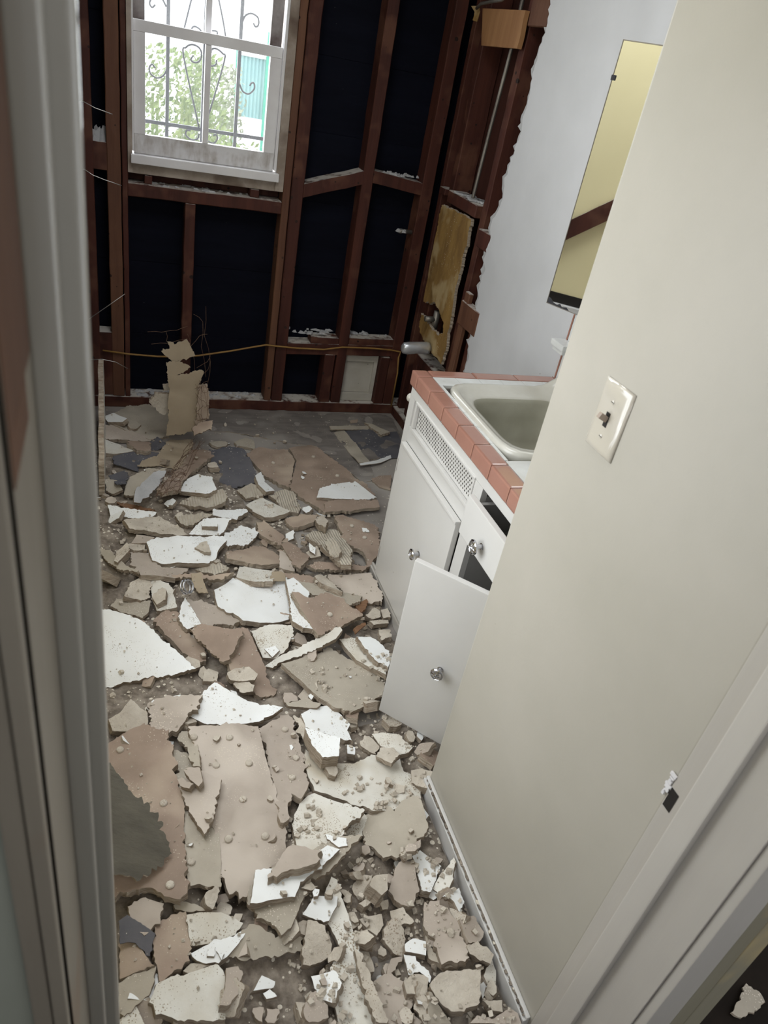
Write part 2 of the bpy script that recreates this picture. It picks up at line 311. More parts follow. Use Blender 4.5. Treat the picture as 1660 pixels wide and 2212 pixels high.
crust(1.10, 1.33, YB + .02, YB + .085, 1.165, 16, parent=wb)
crust(.10, .28, YB + .01, YB + .08, .055, 12, parent=wb)
crust(.36, .69, YB + .01, YB + .08, .055, 16, parent=wb)
crust(1.05, 1.27, YB + .04, YB + .085, .055, 22, parent=wb)
crust(.15, .6, YB + .01, YB + .08, 1.0, 22, parent=wb, h=.007)
crust(-.055, -.015, YB + .01, YB + .07, 1.135, 5, parent=wb, h=.06)
# right wall -------------------------------------------------
wr = empty('wall_right', (XR, 2.2, 0), 'white right-hand wall, plaster torn away to dark studs at the tub end', 'wall', kind='structure')
random.seed(11)
def torn_wall():
    # plaster sheet from y=.476 to a ragged far edge; ring points as (y, z)
    edge = [hx(*p, XR) for p in ((1190, 0), (1182, 60), (1165, 110), (1150, 170), (1146, 200), (1132, 250), (1128, 285), (1118, 310), (1104, 350), (1093, 385), (1088, 420), (1078, 455), (1062, 480), (1058, 520), (1046, 560), (1047, 590), (1036, 615), (1035, 645), (1024, 690), (1026, 705), (1012, 740), (1014, 770), (1004, 800))]
    ys = [(p.y, p.z) for p in edge]; ys = [(ys[0][0] + .02, 2.42), (ys[0][0] - .01, 2.1)] + ys + [(2.56, .4), (2.60, .2), (2.55, 0)]
    out = []
    for (a, b_) in zip(ys[:-1], ys[1:]):
        n = max(1, int(abs(a[1] - b_[1]) / .012))
        for k in range(n):
            t = k / n; out.append((a[0] + (b_[0] - a[0]) * t + random.gauss(0, .0045), a[1] + (b_[1] - a[1]) * t))
    out.append(ys[-1]); return out
te = torn_wall()
def wall_strip(te, x0, x1, ynear, off):
    B = MB(); n = len(te); vs = []
    for (y, z) in te:
        vs += [(x0, ynear, z), (x0, y + off, z), (x1, y + off + .002, z), (x1, ynear, z)]
    fs = []; mi = []
    for k in range(n - 1):
        a = 4 * k; b_ = a + 4
        fs += [(a, a + 1, b_ + 1, b_), (a + 1, a + 2, b_ + 2, b_ + 1), (a + 2, a + 3, b_ + 3, b_ + 2)]; mi += [0, 1, 1]
    return B.add(vs, fs, mi)
wall_strip(te, XR, XR + .006, .95, 0).build('plaster_face', [M['grey_paint'], M['core']], wr)
te2 = [(y + .014 + abs(random.gauss(0, .013)), z) for (y, z) in te]
wall_strip(te2, XR + .0062, XR + .022, .95, 0).build('plaster_backing', [M['mortar'], M['core']], wr)
for (y0, y1, mt) in ((2.815, 2.862, 'stud'), (3.185, 3.23, 'stud'), (2.60, 2.64, 'stud'), (3.30, 3.338, 'stud'), (2.25, 2.29, 'stud'), (1.9, 1.94, 'stud'), (1.5, 1.54, 'stud')):
    timber('stud', (XR + .024, y0, .05), (XR + .115, y1, 2.42), mt, wr)
timber('stud', (XR - .0, 2.745, .05), (XR + .02, 2.79, .84), 'stud_light', wr)
timber('stud', (XR + .03, 2.70, .05), (XR + .1, 2.735, 1.12), 'stud', wr)
timber('bottom_plate', (XR + .0, 2.56, 0), (XR + .1, 3.335, .05), 'stud', wr)
timber('noggin', (XR + .002, 2.87, 1.115), (XR + .09, 3.18, 1.165), 'stud', wr)
timber('noggin', (XR + .010, 3.235, 1.13), (XR + .09, 3.30, 1.16), 'stud', wr)
timber('noggin', (XR + .004, 2.64, 1.02), (XR + .09, 2.81, 1.09), 'stud', wr)
timber('noggin', (XR - .004, 2.62, .70), (XR + .03, 2.80, .80), 'stud_light', wr)
timber('noggin', (XR + .01, 2.87, .36), (XR + .09, 3.18, .41), 'stud', wr)
timber('noggin', (XR + .004, 2.64, 1.78), (XR + .03, 2.8, 1.95), 'stud_light', wr)
bx('back_boards', (XR + .118, .95, 0), (XR + .135, YB + .09, 2.42), mat('dark_red_boards', (0.06, .018, .012), (.035, .011, .008), 9, .7, .2, 40, stretch=(1, 1, .1)), wr)
B = MB()
for k in range(14):
    p = Vector((XR + random.uniform(.0, .06), random.uniform(2.9, 3.15), 1.166)); q = random.uniform(.01, .022)
    B.box((p.x - q, p.y - q, p.z), (p.x + q, p.y + q, p.z + .008), .003)
o = B.build('mortar_crust', M['mortar'], wr); o['kind'] = 'stuff'
# tile backsplash above the counter
b = MB(); b.box((XR - .010, 1.972, .80), (XR - .0005, 1.9788, 1.06), .001); b.build('tile_edge', M['pink'], wr)
b = MB()
for k in range(9):
    for j in range(2):
        y1 = 1.970 - k * .109; b.box((XR - .009, max(1.06, y1 - .107), .80 + j * .13), (XR - .0005, y1, .80 + j * .13 + .127), .0015)
b.build('backsplash_tile', M['white_tile'], wr)
# left wall ---------------------------------------------------
wl = empty('wall_left', (XL, 2, 0), 'left-hand wall, pale yellow paint with stripped studs at the far end', 'wall', kind='structure')
# opening for the added, unseen side window y .90-1.75, z .55-1.70
for (y0, y1, z0, z1) in ((.485, .90, 0, 2.42), (.90, 1.75, 0, .55), (.90, 1.75, 1.70, 2.42), (1.75, 2.55, 0, 2.42), (2.55, 2.9, 0, .30)):
    bx('plaster_face', (XL - .02, y0, z0), (XL, y1, z1), 'yellow_paint', wl)
for y in (2.56, 2.90, 3.26): timber('stud', (XL - .09, y, .05), (XL - .002, y + .045, 2.42), 'stud', wl)
timber('stud', (XL - .09, 2.62, .05), (XL - .002, 2.66, 2.42), 'stud_light', wl)
timber('noggin', (XL - .09, 2.66, 1.12), (XL - .002, 3.26, 1.17), 'stud', wl)
timber('bottom_plate', (XL - .09, 2.55, 0), (XL, YB, .05), 'stud', wl)
bx('building_paper', (XL - .12, 2.5, 0), (XL - .092, YB + .1, 2.42), 'tar', wl)
w2 = empty('added_window', (XL, 1.33, .55), 'added side window in the left wall, unseen from the doorway', 'window', kind='structure')  # added opening that lets in the left-hand light
b = MB()
for lo, hi in (((XL - .10, .90, .55), (XL - .021, .93, 1.70)), ((XL - .10, 1.72, .55), (XL - .021, 1.75, 1.70)), ((XL - .10, .93, .55), (XL - .021, 1.72, .575)), ((XL - .10, .93, 1.675), (XL - .021, 1.72, 1.70)), ((XL - .07, .93, 1.12), (XL - .04, 1.72, 1.145))):
    b.box(lo, hi, .003)
b.build('window_frame', M['sash_clean'], w2)
# partition with the light switch -------------------------------
pb = empty('wall_partition', (XP, .76, 0), 'cream stub wall carrying the light switch', 'wall', kind='structure')
B = MB(); B.box((XP, .476, 0), (XP + .11, 1.058, 2.42), .004); B.build('plaster_face', M['wall_paint'], pb)
B = MB(); B.box((XP + .11, .62, 0), (XR + .13, 1.05, 2.42), 0); B.build('core_wall', M['wall_paint'], pb)
bb = MB(); bb.box((XP - .016, .484, 0), (XP - .0005, 1.062, .050), .002); bb.box((XP - .010, .484, .0505), (XP - .0005, 1.062, .058), .003)
tag(bb.build('baseboard_right', M['cab']), 'low white baseboard strip along the foot of the cream wall', 'baseboard', kind='structure')
B = MB(); random.seed(3)
for k in range(260):
    y = random.uniform(.49, 1.05); r = random.uniform(.0015, .005); B.box((XP - .014 + random.uniform(-.001, .006), y, .0525), (XP - .014 + .007, y + r * 2, .0525 + r), .0005)
tag(B.build('plaster_grit', M['rubble']), 'line of coarse plaster grit lying on the baseboard top under the cream wall', 'plaster grit', kind='stuff')
# door frame -----------------------------------------------------
d1 = empty('door_1', (.35, .4, 0), 'painted wooden door frame seen from the hall, chipped and cracked', 'door frame', kind='structure')
HB = 2.1
o = bx('jamb_left', (-.0457, .316, 0), (-.045, .455, HB), 'jamb_old', d1, .002)
# bare wood where the paint is gone
bx('bare_patch', (-.0452, .3165, 1.43), (-.0443, .424, HB), 'bare_wood', d1); bx('bare_patch', (-.0452, .3165, 1.405), (-.0443, .39, 1.4295), 'bare_wood', d1)
B = MB(); B.box((-.046, .432, 0), (-.0282, .459, HB), .003); B.build('stop_left', M['jamb_paint'], d1, True)
B = MB(); B.box((-.10, .460, 0), (-.0138, .482, HB), .006); B.build('casing_left', M['jamb_paint'], d1, True)
B = MB(); B.box((-.0565, .298, 0), (-.0466, .311, HB), .0015); B.build('hall_casing', M['jamb_old'], d1)
B = MB(); B.box((-.0703, .299, 0), (-.0574, .311, HB), .0015); B.build('hall_casing', M['jamb_old'], d1)
B = MB(); B.box((-1.6, .303, 0), (-.0705, .33, 2.42), 0); B.build('hall_wall_face', mat('hall_green_paint', (.19, .195, .165), (.17, .175, .145), 3, .5), d1)
bx('gap_shade_block', (-.12, .3305, 0), (-.0462, .46, 2.42), 'dark', d1)  # near-black block, gives the frame gaps their shade by colour
# right side
B = MB(); B.box((XP - .0035, .333, 0), (XP + .02, .4758, HB), .001); B.build('jamb_right', M['trim_paint'], d1)
B = MB(); B.box((XP - .016, .404, 0), (XP - .004, .4425, HB), .0025); B.build('stop_right', M['trim_paint'], d1)
B = MB()
B.box((XP + .0005, .317, 0), (XP + .062, .3325, HB), .002)
B.build('hall_casing', M['trim_paint'], d1)
B = MB(); B.box((XP + .0625, .3175, 0), (XP + .10, .3325, HB), .002); B.build('hall_casing', M['olive_paint'], d1)
B = MB(); B.box((XP + .1005, .317, 0), (XP + .148, .333, HB), .003); B.build('hall_casing', M['olive_paint'], d1)
B = MB(); B.box((XP - .0042, .4585, .752), (XP - .0033, .474, .79), 0); B.box((XP - .0044, .472, .776), (XP - .003, .484, .782), 0)
B.build('strike_recess', M['dark'], d1)
B = MB()
for k in range(9):
    B.box((XP - .0055, .476 + random.uniform(-.002, .006), .765 + k * .005), (XP - .0022, .482 + random.uniform(0, .007), .768 + k * .005 + random.uniform(0, .004)), .0006)
B.build('chipped_paint', M['sash_clean'], d1)
bx('head_jamb', (-.0445, .34, HB - .02), (XP - .004, .455, HB), 'trim_paint', d1)
bx('wall_above', (-.12, .33, HB + .0005), (XP, .46, 2.42), 'wall_paint', d1)
tag(bx('wall_hall', (XR + .4, .9, 0), (3.2, 1.0, 2.42), 'bare_wood'), 'dark timber wall beyond the hall post', 'wall', kind='structure')
tag(bx('wall_hall_rear', (-1.6, -1.85, 0), (3.2, -1.8, 2.42), 'grey_paint'), 'pale hallway wall behind the viewer', 'wall', kind='structure')
tag(bx('wall_hall_left', (-1.65, -1.8, 0), (-1.6, .303, 2.42), 'grey_paint'), 'pale hallway side wall', 'wall', kind='structure')

# ------------------------------------------------------------------ window in the back wall
w1 = empty('window_1', (.37, YB, 1.0), 'white double-hung sash window with stained bottom rail', 'window', kind='structure')
b = MB(); b.box((.0665, YB - .004, 1.04), (.084, YB + .12, 2.2), .002); b.box((.664, YB - .004, 1.04), (.699, YB + .12, 2.2), .002)
b.build('outer_frame', M['frame_dirty'], w1)
b = MB(); b.box((.0845, YB + .0, 1.12), (.0905, YB + .03, 2.2), .001); b.box((.6525, YB, 1.12), (.6635, YB + .03, 2.2), .001)
b.build('parting_bead', M['sash_clean'], w1)
b = MB(); b.box((.0665, YB + .005, 1.0375), (.699, YB + .12, 1.078), .004); b.build('sub_sill', M['frame_dirty'], w1)
b = MB(); b.box((.078, YB - .028, 1.079), (.672, YB + .10, 1.112), .004); b.build('window_stool', M['sash_clean'], w1)
lo = empty('lower_sash'); lo.parent = w1; lo.location = Vector((.37, YB, 1.12)) - Vector(w1.location)
y0, y1 = YB + .012, YB + .042
b = MB(); b.box((.0912, y0, 1.113), (.651, y1, 1.183), .002); b.build('bottom_rail', M['sash'], lo)
b = MB(); b.box((.0912, y0, 1.183), (.134, y1, 1.527), .002); b.build('stile', M['sash_clean'], lo)
b = MB(); b.box((.605, y0, 1.183), (.651, y1, 1.527), .002); b.build('stile', M['sash_clean'], lo)
b = MB(); b.box((.0912, y0 - .002, 1.527), (.651, y1, 1.565), .002); b.build('meeting_rail', M['sash_clean'], lo)
b = MB(); b.box((.355, y0 + .002, 1.183), (.378, y1 - .002, 1.527), .002); b.build('muntin', M['sash_clean'], lo)
for x0, x1 in ((.134, .355), (.378, .605)):
    b = MB(); b.box((x0, y0 + .013, 1.183), (x1, y0 + .016, 1.527)); b.build('pane', M['glass'], lo)
up = empty('upper_sash'); up.parent = w1; up.location = Vector((.37, YB + .06, 1.55)) - Vector(w1.location)
y0, y1 = YB + .048, YB + .08
b = MB(); b.box((.0912, y0, 1.535), (.134, y1, 2.199), .002); b.build('stile', M['stain'], up)
b = MB(); b.box((.605, y0, 1.535), (.651, y1, 2.199), .002); b.build('stile', M['stain'], up)
b = MB(); b.box((.134, y0, 1.535), (.605, y1, 1.562), .002); b.build('meeting_rail', M['sash_clean'], up)
b = MB(); b.box((.134, y0, 2.15), (.605, y1, 2.199), .002); b.build('top_rail', M['sash_clean'], up)
b = MB(); b.box((.355, y0 + .002, 1.562), (.378, y1 - .002, 2.15), .002); b.build('muntin', M['sash_clean'], up)
for x0, x1 in ((.134, .355), (.378, .605)):
    b = MB(); b.box((x0, y0 + .013, 1.562), (x1, y0 + .016, 2.15)); b.build('pane', M['glass'], up)
bx('sheathing_strip', (.0665, YB + .095, 1.0), (.699, YB + .12, 1.037), 'stud', wb)
# wrought iron security grille outside
gr = empty('window_grille', (.366, YB + .16, 1.1), 'dark wrought-iron scroll grille outside the window', 'window grille')
YG = YB + .16
for x in (.225, .367, .505):
    b = MB(); b.box((x - .007, YG - .007, 1.08), (x + .007, YG + .007, 2.25), .002); b.build('bar', M['iron'], gr)
for z in (1.215, 2.1):
    b = MB(); b.box((.06, YG + .008, z - .007), (.70, YG + .018, z + .007), .001); b.build('crossbar', M['iron'], gr)
def scroll(pix):
    pts = [hy(150 + x / 3.018, y / 3.018, YG) for x, y in pix]; out = []
    for i in range(len(pts) - 1):       # Catmull-Rom
        p0, p1, p2, p3 = pts[max(i - 1, 0)], pts[i], pts[i + 1], pts[min(i + 2, len(pts) - 1)]
        for k in range(4):
            t = k / 4; out.append(.5 * ((2 * p1) + (p2 - p0) * t + (2 * p0 - 5 * p1 + 4 * p2 - p3) * t * t + (3 * p1 - p0 - 3 * p2 + p3) * t ** 3))
    out.append(pts[-1]); return out
for pix in ([(845, 830), (745, 370), (760, 310), (800, 290), (845, 310), (862, 350), (850, 395), (820, 408), (793, 390), (808, 362)],
            [(905, 760), (1010, 400), (1000, 350), (960, 318), (930, 320), (925, 345)],
            [(960, 390), (955, 420), (925, 430), (915, 400)],
            [(635, 455), (610, 495), (570, 508), (530, 480), (522, 440), (540, 420), (562, 445)],
            [(1112, 550), (1130, 595), (1170, 612), (1205, 580), (1205, 545), (1190, 540), (1176, 560)],
            [(1130, 140), (1150, 100), (1190, 88), (1230, 115), (1234, 160), (1215, 175), (1200, 150)],
            [(632, 45), (610, 0), (590, -30)], [(560, 30), (540, 48), (523, 20), (540, -20)],
            [(745, 200), (770, 100), (795, 0), (820, -90)], [(1020, 250), (1005, 150), (975, 0), (950, -100)],
            [(868, 222), (850, 190), (815, 172), (798, 190), (815, 218)], [(935, 240), (962, 232), (962, 205), (930, 200)],
            [(845, 870), (835, 905), (795, 910), (760, 880), (765, 850), (790, 852)], [(905, 920), (940, 935), (965, 905), (958, 878), (938, 885)]):
    MB().tube(scroll(pix), .0036, 6).build('scroll', M['iron'], gr, True)
# outdoors
random.seed(5)
tag(bx('ground', (-9, YB + .5, -.35), (12, 16, -.3), 'ground'), 'pale ground outside', 'ground', kind='structure')
def shrub(cx, cy, rx, ry, z0, z1, n, mt, label):
    B = MB()
    for k in range(n):
        a = random.uniform(0, 2 * PI); q = random.uniform(.3, 1) ** .5; z = random.uniform(0, 1)
        rr = q * (1 - .35 * z) * (1 + .25 * noise.noise(Vector((a, z * 3, 1))))
        p = Vector((cx + rx * rr * math.cos(a), cy + ry * rr * math.sin(a), z0 + (z1 - z0) * z)); s_ = random.uniform(.015, .04)
        n_ = Vector((random.gauss(0, 1), random.gauss(0, 1), random.gauss(0, 1))).normalized(); t = n_.orthogonal().normalized(); u = n_.cross(t)
        B.add([p - t * s_, p + u * s_ * .45 + n_ * s_ * .1, p + t * s_, p - u * s_ * .45 + n_ * s_ * .1], [(0, 1, 2, 3)])
    for k in range(7):
        x = cx + random.uniform(-.5, .5) * rx; B.tube([(x, cy, z0 - .05), (x + random.uniform(-.1, .1), cy, z0 + (z1 - z0) * .8)], .012, 5)
    tag(B.build('shrub', M[mt]), label, 'shrub')
shrub(.40, 7.0, .75, .5, -.3, 1.38, 5200, 'leafA', 'yellow-green shrub outside the left pane')
shrub(.95, 8.2, .42, .4, -.3, 1.28, 3200, 'leafB', 'paler grey-green shrub behind the middle of the window')
shrub(1.0, 6.2, .7, .4, -.3, .86, 2200, 'leafA', 'low green shrub at the lower right outside the window')
B = MB(); n = 30
vs = []; x0_ = 1.30; ww = .30
for k in range(n + 1):
    x = x0_ + ww * k / n; y = 9.0 + .012 * math.sin(k * PI / 2); vs += [(x, y, .80), (x, y, 1.37), (x, y + .004, 1.37), (x, y + .004, .80)]
fs = []
for k in range(n): fs += [(4 * k, 4 * k + 4, 4 * k + 5, 4 * k + 1), (4 * k + 1, 4 * k + 5, 4 * k + 6, 4 * k + 2), (4 * k + 3, 4 * k + 2, 4 * k + 6, 4 * k + 7), (4 * k, 4 * k + 3, 4 * k + 7, 4 * k + 4)]
fs += [(0, 1, 2, 3), (4 * n, 4 * n + 3, 4 * n + 2, 4 * n + 1)]
fe = empty('corrugated_fence', (1.9, 9.0, -.3), 'teal corrugated metal fence outside the right pane', 'fence')
B.add(vs, fs).build('corrugated_sheet', M['teal'], fe)
bx('rail', (1.28, 8.975, 1.37), (1.62, 9.03, 1.40), 'sash_clean', fe)
bx('post', (1.575, 8.96, -.3), (1.605, 8.98, 1.62), 'green_post', fe)
bx('post', (1.27, 9.015, -.3), (1.30, 9.05, 1.5), 'green_post', fe)

# ------------------------------------------------------------------ vanity cabinet
XF = .875
va = empty('vanity_cabinet', (1.1, 1.5, 0), 'white painted vanity cabinet with perforated vent panel, open drawer and doors', 'cabinet')
b = MB()
b.box((XF, 1.062, .7255), (XF + .018, 1.965, .754), .001)
b.box((XF, 1.925, .0), (XF + .018, 1.965, .725), .001)
b.box((XF, 1.40, .05), (XF + .018, 1.452, .725), .001)
b.box((XF, 1.062, .05), (XF + .018, 1.088, .725), .001)
b.box((XF, 1.452, .583), (XF + .018, 1.925, .636), .001)
b.box((XF, 1.088, .572), (XF + .018, 1.40, .598), .001)
b.box((XF, 1.062, .0), (XF + .018, 1.925, .052), .001)
b.build('face_frame', M['cab'], va)
b = MB(); b.box((XF + .0185, 1.945, 0), (XR - .011, 1.964, .754), .001); b.build('side_panel', M['cab'], va)
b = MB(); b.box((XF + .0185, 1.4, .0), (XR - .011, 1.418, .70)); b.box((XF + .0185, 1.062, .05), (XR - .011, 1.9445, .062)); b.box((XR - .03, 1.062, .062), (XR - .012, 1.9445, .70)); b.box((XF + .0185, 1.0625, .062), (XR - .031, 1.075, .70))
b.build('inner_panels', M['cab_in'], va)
b = MB(); b.box((XF - .014, 1.062, 0), (XF - .0005, 1.982, .040), .003); b.box((XF - .009, 1.062, .0405), (XF - .0005, 1.982, .052), .003); b.build('base_moulding', M['trim_paint'], va)
# vent panel with holes, moulding round it
b = MB(); b.box((XF + .010, 1.452, .636), (XF + .014, 1.925, .7255), 0)
for r in range(7):
    for c in range(33):
        y = 1.4650 + c * .0130 + (.0065 if r % 2 else 0); z = .6555 + r * .0099
        if y > 1.892: continue
        vs = [(XF + .0096, y + .0026 * math.cos(a), z + .0034 * math.sin(a)) for a in [k * PI / 4 for k in range(8)]]
        b.add(vs, [tuple(range(8))], 1)
b.build('vent_panel', [M['cab'], M['hole']], va)
b = MB()
for lo, hi in (((XF - .004, 1.446, .630), (XF + .009, 1.905, .642)), ((XF - .004, 1.446, .7235), (XF + .009, 1.905, .7305)), ((XF - .004, 1.893, .642), (XF + .009, 1.905, .7235)), ((XF - .004, 1.446, .642), (XF + .009, 1.454, .7235))):
    b.box(lo, hi, .003)
b.build('vent_moulding', M['cab'], va)
def knob(parent, pos, nrm, name='knob', r=.0175):
    z = Vector(nrm).normalized(); x = z.orthogonal().normalized(); y = z.cross(x)
    M4 = Matrix.Translation(Vector(pos)) @ Matrix((x, y, z)).transposed().to_4x4()
    b = MB(); b.lathe([(.0085, 0), (.009, .002), (.0065, .003), (.006, .018), (.009, .019)], M4, 20)
    prof = [(.012, .019), (r, .022), (r, .0255), (r * .86, .028), (r * .8, .0265), (r * .45, .0275), (r * .15, .029)]
    vs = []; n = 30
    for i, (rr, zz) in enumerate(prof):
        for k in range(n):
            a = 2 * PI * k / n; q = rr * (1 + (.035 if i in (1, 2, 3) and k % 2 else 0)); vs.append(M4 @ Vector((q * math.cos(a), q * math.sin(a), zz + (.0012 * math.sin(a * 4) if i > 4 else 0))))
    fs = []
    for i in range(len(prof) - 1):
        for k in range(n): fs.append((i * n + k, i * n + (k + 1) % n, (i + 1) * n + (k + 1) % n, (i + 1) * n + k))
    fs.append(tuple(range(n))[::-1]); fs.append(tuple((len(prof) - 1) * n + k for k in range(n)))
    b.add(vs, fs); return b.build(name, M['chrome'], parent)
# far closed door
b = MB(); b.box((XF - .0175, 1.456, .056), (XF - .0005, 1.918, .581), .0035); b.box((XF - .020, 1.456, .574), (XF - .002, 1.918, .585), .003)
dr = b.build('door', M['cab'], va)
kp = hx(905, 1197, XF - .018); knob(dr, (XF - .0175, kp.y, kp.z), (-1, 0, 0))
for zc in (.49, .135):
    b = MB(); b.box((XF - .012, 1.9185, zc - .024), (XF - .0005, 1.932, zc + .024), .002); b.tube([(XF - .013, 1.919, zc - .024), (XF - .013, 1.919, zc + .024)], .003, 8); b.build('hinge', M['rust'], va)
# open near door
H_, Fe = Vector((XF - .002, 1.092, 0)), Vector((.680, 1.300, 0)); u = (Fe - H_).normalized(); nn = Vector((u.y, -u.x, 0))
if nn.x > 0: nn = -nn
M4 = Matrix((u, nn, Vector((0, 0, 1)))).transposed().to_4x4(); M4 = Matrix.Translation(H_) @ M4
wd = (Fe - H_).length
b = MB(); b.box((.002, -.017, .052), (wd, 0, .583), .0025, M4); od = b.build('door', M['cab'], va); od['label'] = 'open cabinet door swung out towards the doorway'
kq = hit(952, 1446, nn, nn.dot(H_)); knob(od, kq, nn, r=.0175)
# drawer pulled out
b = MB(); b.box((.832, 1.083, .600), (.849, 1.390, .716), .003); dw = b.build('drawer', M['cab'], va)
b = MB()
for lo, hi in (((.8495, 1.10, .605), (1.15, 1.112, .70)), ((.8495, 1.362, .605), (1.15, 1.374, .70)), ((.8495, 1.112, .605), (1.15, 1.362, .612)), ((1.15, 1.10, .605), (1.162, 1.374, .70))): b.box(lo, hi, .001)
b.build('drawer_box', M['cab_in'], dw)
kp = hx(1040, 1181, .83); knob(dw, (.832, kp.y, kp.z), (-1, 0, 0), r=.019)
b = MB(); b.lathe([(.005, 0), (.005, .006), (.0125, .010), (.016, .018), (.0125, .026), (.004, .030)], Matrix.Translation((XF + .012, 1.9645, .708)) @ Matrix.Rotation(-PI / 2, 4, 'X'), 16); b.build('side_knob', M['sink'], va, True)
# countertop
ct = empty('tiled_countertop', (1.13, 1.5, .755), 'tiled countertop, white tile edged in salmon pink, on the white vanity', 'countertop')
b = MB()
for lo, hi in (((XF + .001, 1.062, .7555), (.9295, 1.977, .790)), ((1.371, 1.062, .7555), (XR - .011, 1.977, .790)), ((.93, 1.062, .7555), (1.3705, 1.412, .790)), ((.93, 1.872, .7555), (1.3705, 1.977, .790))): b.box(lo, hi)
b.build('tile_bed', M['grout'], ct)
ys = [1.984, 1.930]
while ys[-1] > 1.17: ys.append(ys[-1] - .1085)
ys.append(1.062)
b = MB()
for a, c in zip(ys[:-1], ys[1:]): b.box((XF - .004, c + .0007, .7565), (.921, a - .0007, .8025), .006)
xs = [.9225]
while xs[-1] < 1.28: xs.append(xs[-1] + .1525)
xs.append(XR - .0125)
for a, c in zip(xs[:-1], xs[1:]): b.box((a + .0007, 1.936, .7565), (c - .0007, 1.984, .8025), .006)
b.build('pink_edge_tile', M['pink'], ct, False)
b = MB()
for k in range(6):
    a = .9225 + k * .0785; b.box((a + .0006, 1.874, .7905), (a + .0779, 1.9353, .8005), .0012)
for j in range(4):
    for k in range(4):
        x = .9225 + k * .1085; y = 1.410 - j * .1085
        b.box((x + .0006, max(1.062, y - .1079), .7905), (min(XR - .0125, x + .1079), y, .8005), .0012)
for j in range(5):
    y = 1.412 + j * .0925; b.box((.9225, y + .0006, .7905), (.9325, y + .0919, .8005), .001)
b.build('white_tile', M['white_tile'], ct)
# sink
def rrect(cx, cy, hx_, hy_, r, z, n=56, zf=None):
    out = []
    for k in range(n):
        a = 2 * PI * (k + .5) / n; c, s_ = math.cos(a), math.sin(a); p = 2 + (min(hx_, hy_) / r - 1) * 2.2
        q = (abs(c) ** p + abs(s_) ** p) ** (-1 / p); x, y = cx + hx_ * q * c, cy + hy_ * q * s_
        out.append((x, y, z + (zf(x) if zf else 0)))
    return out
rise = lambda x: .125 * max(0, (x - 1.255) / .128) ** 1.9
loops = [rrect(1.155, 1.643, .218, .226, .07, .762), rrect(1.158, 1.643, .226, .232, .07, .802, zf=rise), rrect(1.158, 1.643, .224, .231, .07, .811, zf=rise),
         rrect(1.156, 1.643, .214, .222, .07, .815, zf=lambda x: rise(x) * .97), rrect(1.150, 1.643, .200, .210, .07, .812, zf=lambda x: rise(x) * .8), rrect(1.145, 1.640, .190, .198, .07, .804, zf=lambda x: rise(x) * .4),
         rrect(1.142, 1.636, .172, .172, .06, .801), rrect(1.140, 1.636, .160, .162, .06, .797), rrect(1.140, 1.636, .153, .156, .06, .785), rrect(1.140, 1.636, .145, .148, .06, .74), rrect(1.140, 1.636, .125, .130, .055, .672),
         rrect(1.140, 1.636, .095, .10, .05, .655), rrect(1.140, 1.636, .02, .02, .019, .650)]
vs = [v for l in loops for v in l]; n = 56; fs = []
for i in range(len(loops) - 1):
    for k in range(n): fs.append((i * n + k, i * n + (k + 1) % n, (i + 1) * n + (k + 1) % n, (i + 1) * n + k))
fs.append(tuple((len(loops) - 1) * n + k for k in range(n)))
sk = empty('sink', (1.15, 1.64, .76), 'grimy white enamel bathroom sink set in the tiled countertop', 'sink')
MB().add(vs, fs, [1 if k >= 7 * n else 0 for k in range(len(fs))]).build('basin', [M['sink'], M['basin']], sk, True)
b = MB(); b.lathe([(.021, .652), (.021, .6555), (.012, .6545), (.004, .653)], Matrix.Translation((1.14, 1.636, 0)), 20); b.build('drain', M['chrome'], sk)
b = MB(); b.box((1.335, 1.60, .9505), (1.38, 1.70, .965), .005); b.build('back_ledge', M['sink'], sk, True)
b = MB(); b.box((XR - .062, 1.905, .916), (XR - .0095, 1.984, .935), .004); b.box((XR - .055, 1.912, .902), (XR - .0095, 1.975, .9158), .003)
tag(b.build('soap_ledge', M['white_tile']), 'small white ceramic ledge on the backsplash above the sink', 'ceramic ledge')
# mirror cabinet door standing ajar
mc = empty('mirror_cabinet', (1.385, 1.52, 1.076), 'tall frameless mirror on a cabinet door standing ajar over the sink', 'mirror')
E_ = Vector((1.210, 1.880, 0)); Hh = Vector((1.3835, 1.524, 0)); u = (Hh - E_).normalized(); nn = Vector((u.y, -u.x, 0))
if nn.x > 0: nn = -nn
M4 = Matrix.Translation(E_) @ Matrix((u, nn, Vector((0, 0, 1)))).transposed().to_4x4(); wd = (Hh - E_).length
b = MB(); b.box((0, -.009, 1.074), (wd, -.0032, 1.741), .001, M4); b.build('door_back', M['steel'], mc)
b = MB(); b.box((.0022, -.003, 1.0765), (wd - .002, .0, 1.7385), 0, M4); b.build('mirror', M['mirror'], mc)
b = MB(); b.box((0, -.003, 1.074), (.0018, .0012, 1.741), 0, M4); b.box((0, -.003, 1.7388), (wd, .0012, 1.741), 0, M4); b.box((0, -.003, 1.074), (wd, .001, 1.0762), 0, M4); b.build('edge_trim', M['steel'], mc)
b = MB(); b.box((-.002, -.003, 1.652), (.010, .003, 1.664), .001, M4); b.build('clip', M['iron'], mc)
b = MB(); random.seed(21)
pts = [(.0022, 1.0765), (.0022, 1.094), (.012, 1.091), (.022, 1.083), (.036, 1.080), (.046, 1.086), (.054, 1.079), (.07, 1.083), (.08, 1.0765)]
b.add([M4 @ Vector((x, .0004, z)) for x, z in pts] + [M4 @ Vector((x, .0001, z)) for x, z in pts], [tuple(range(9)), tuple(range(9, 18))[::-1]] + [(i, (i + 1) % 9, 9 + (i + 1) % 9, 9 + i) for i in range(9)])
b.build('worn_silvering', M['iron'], mc)
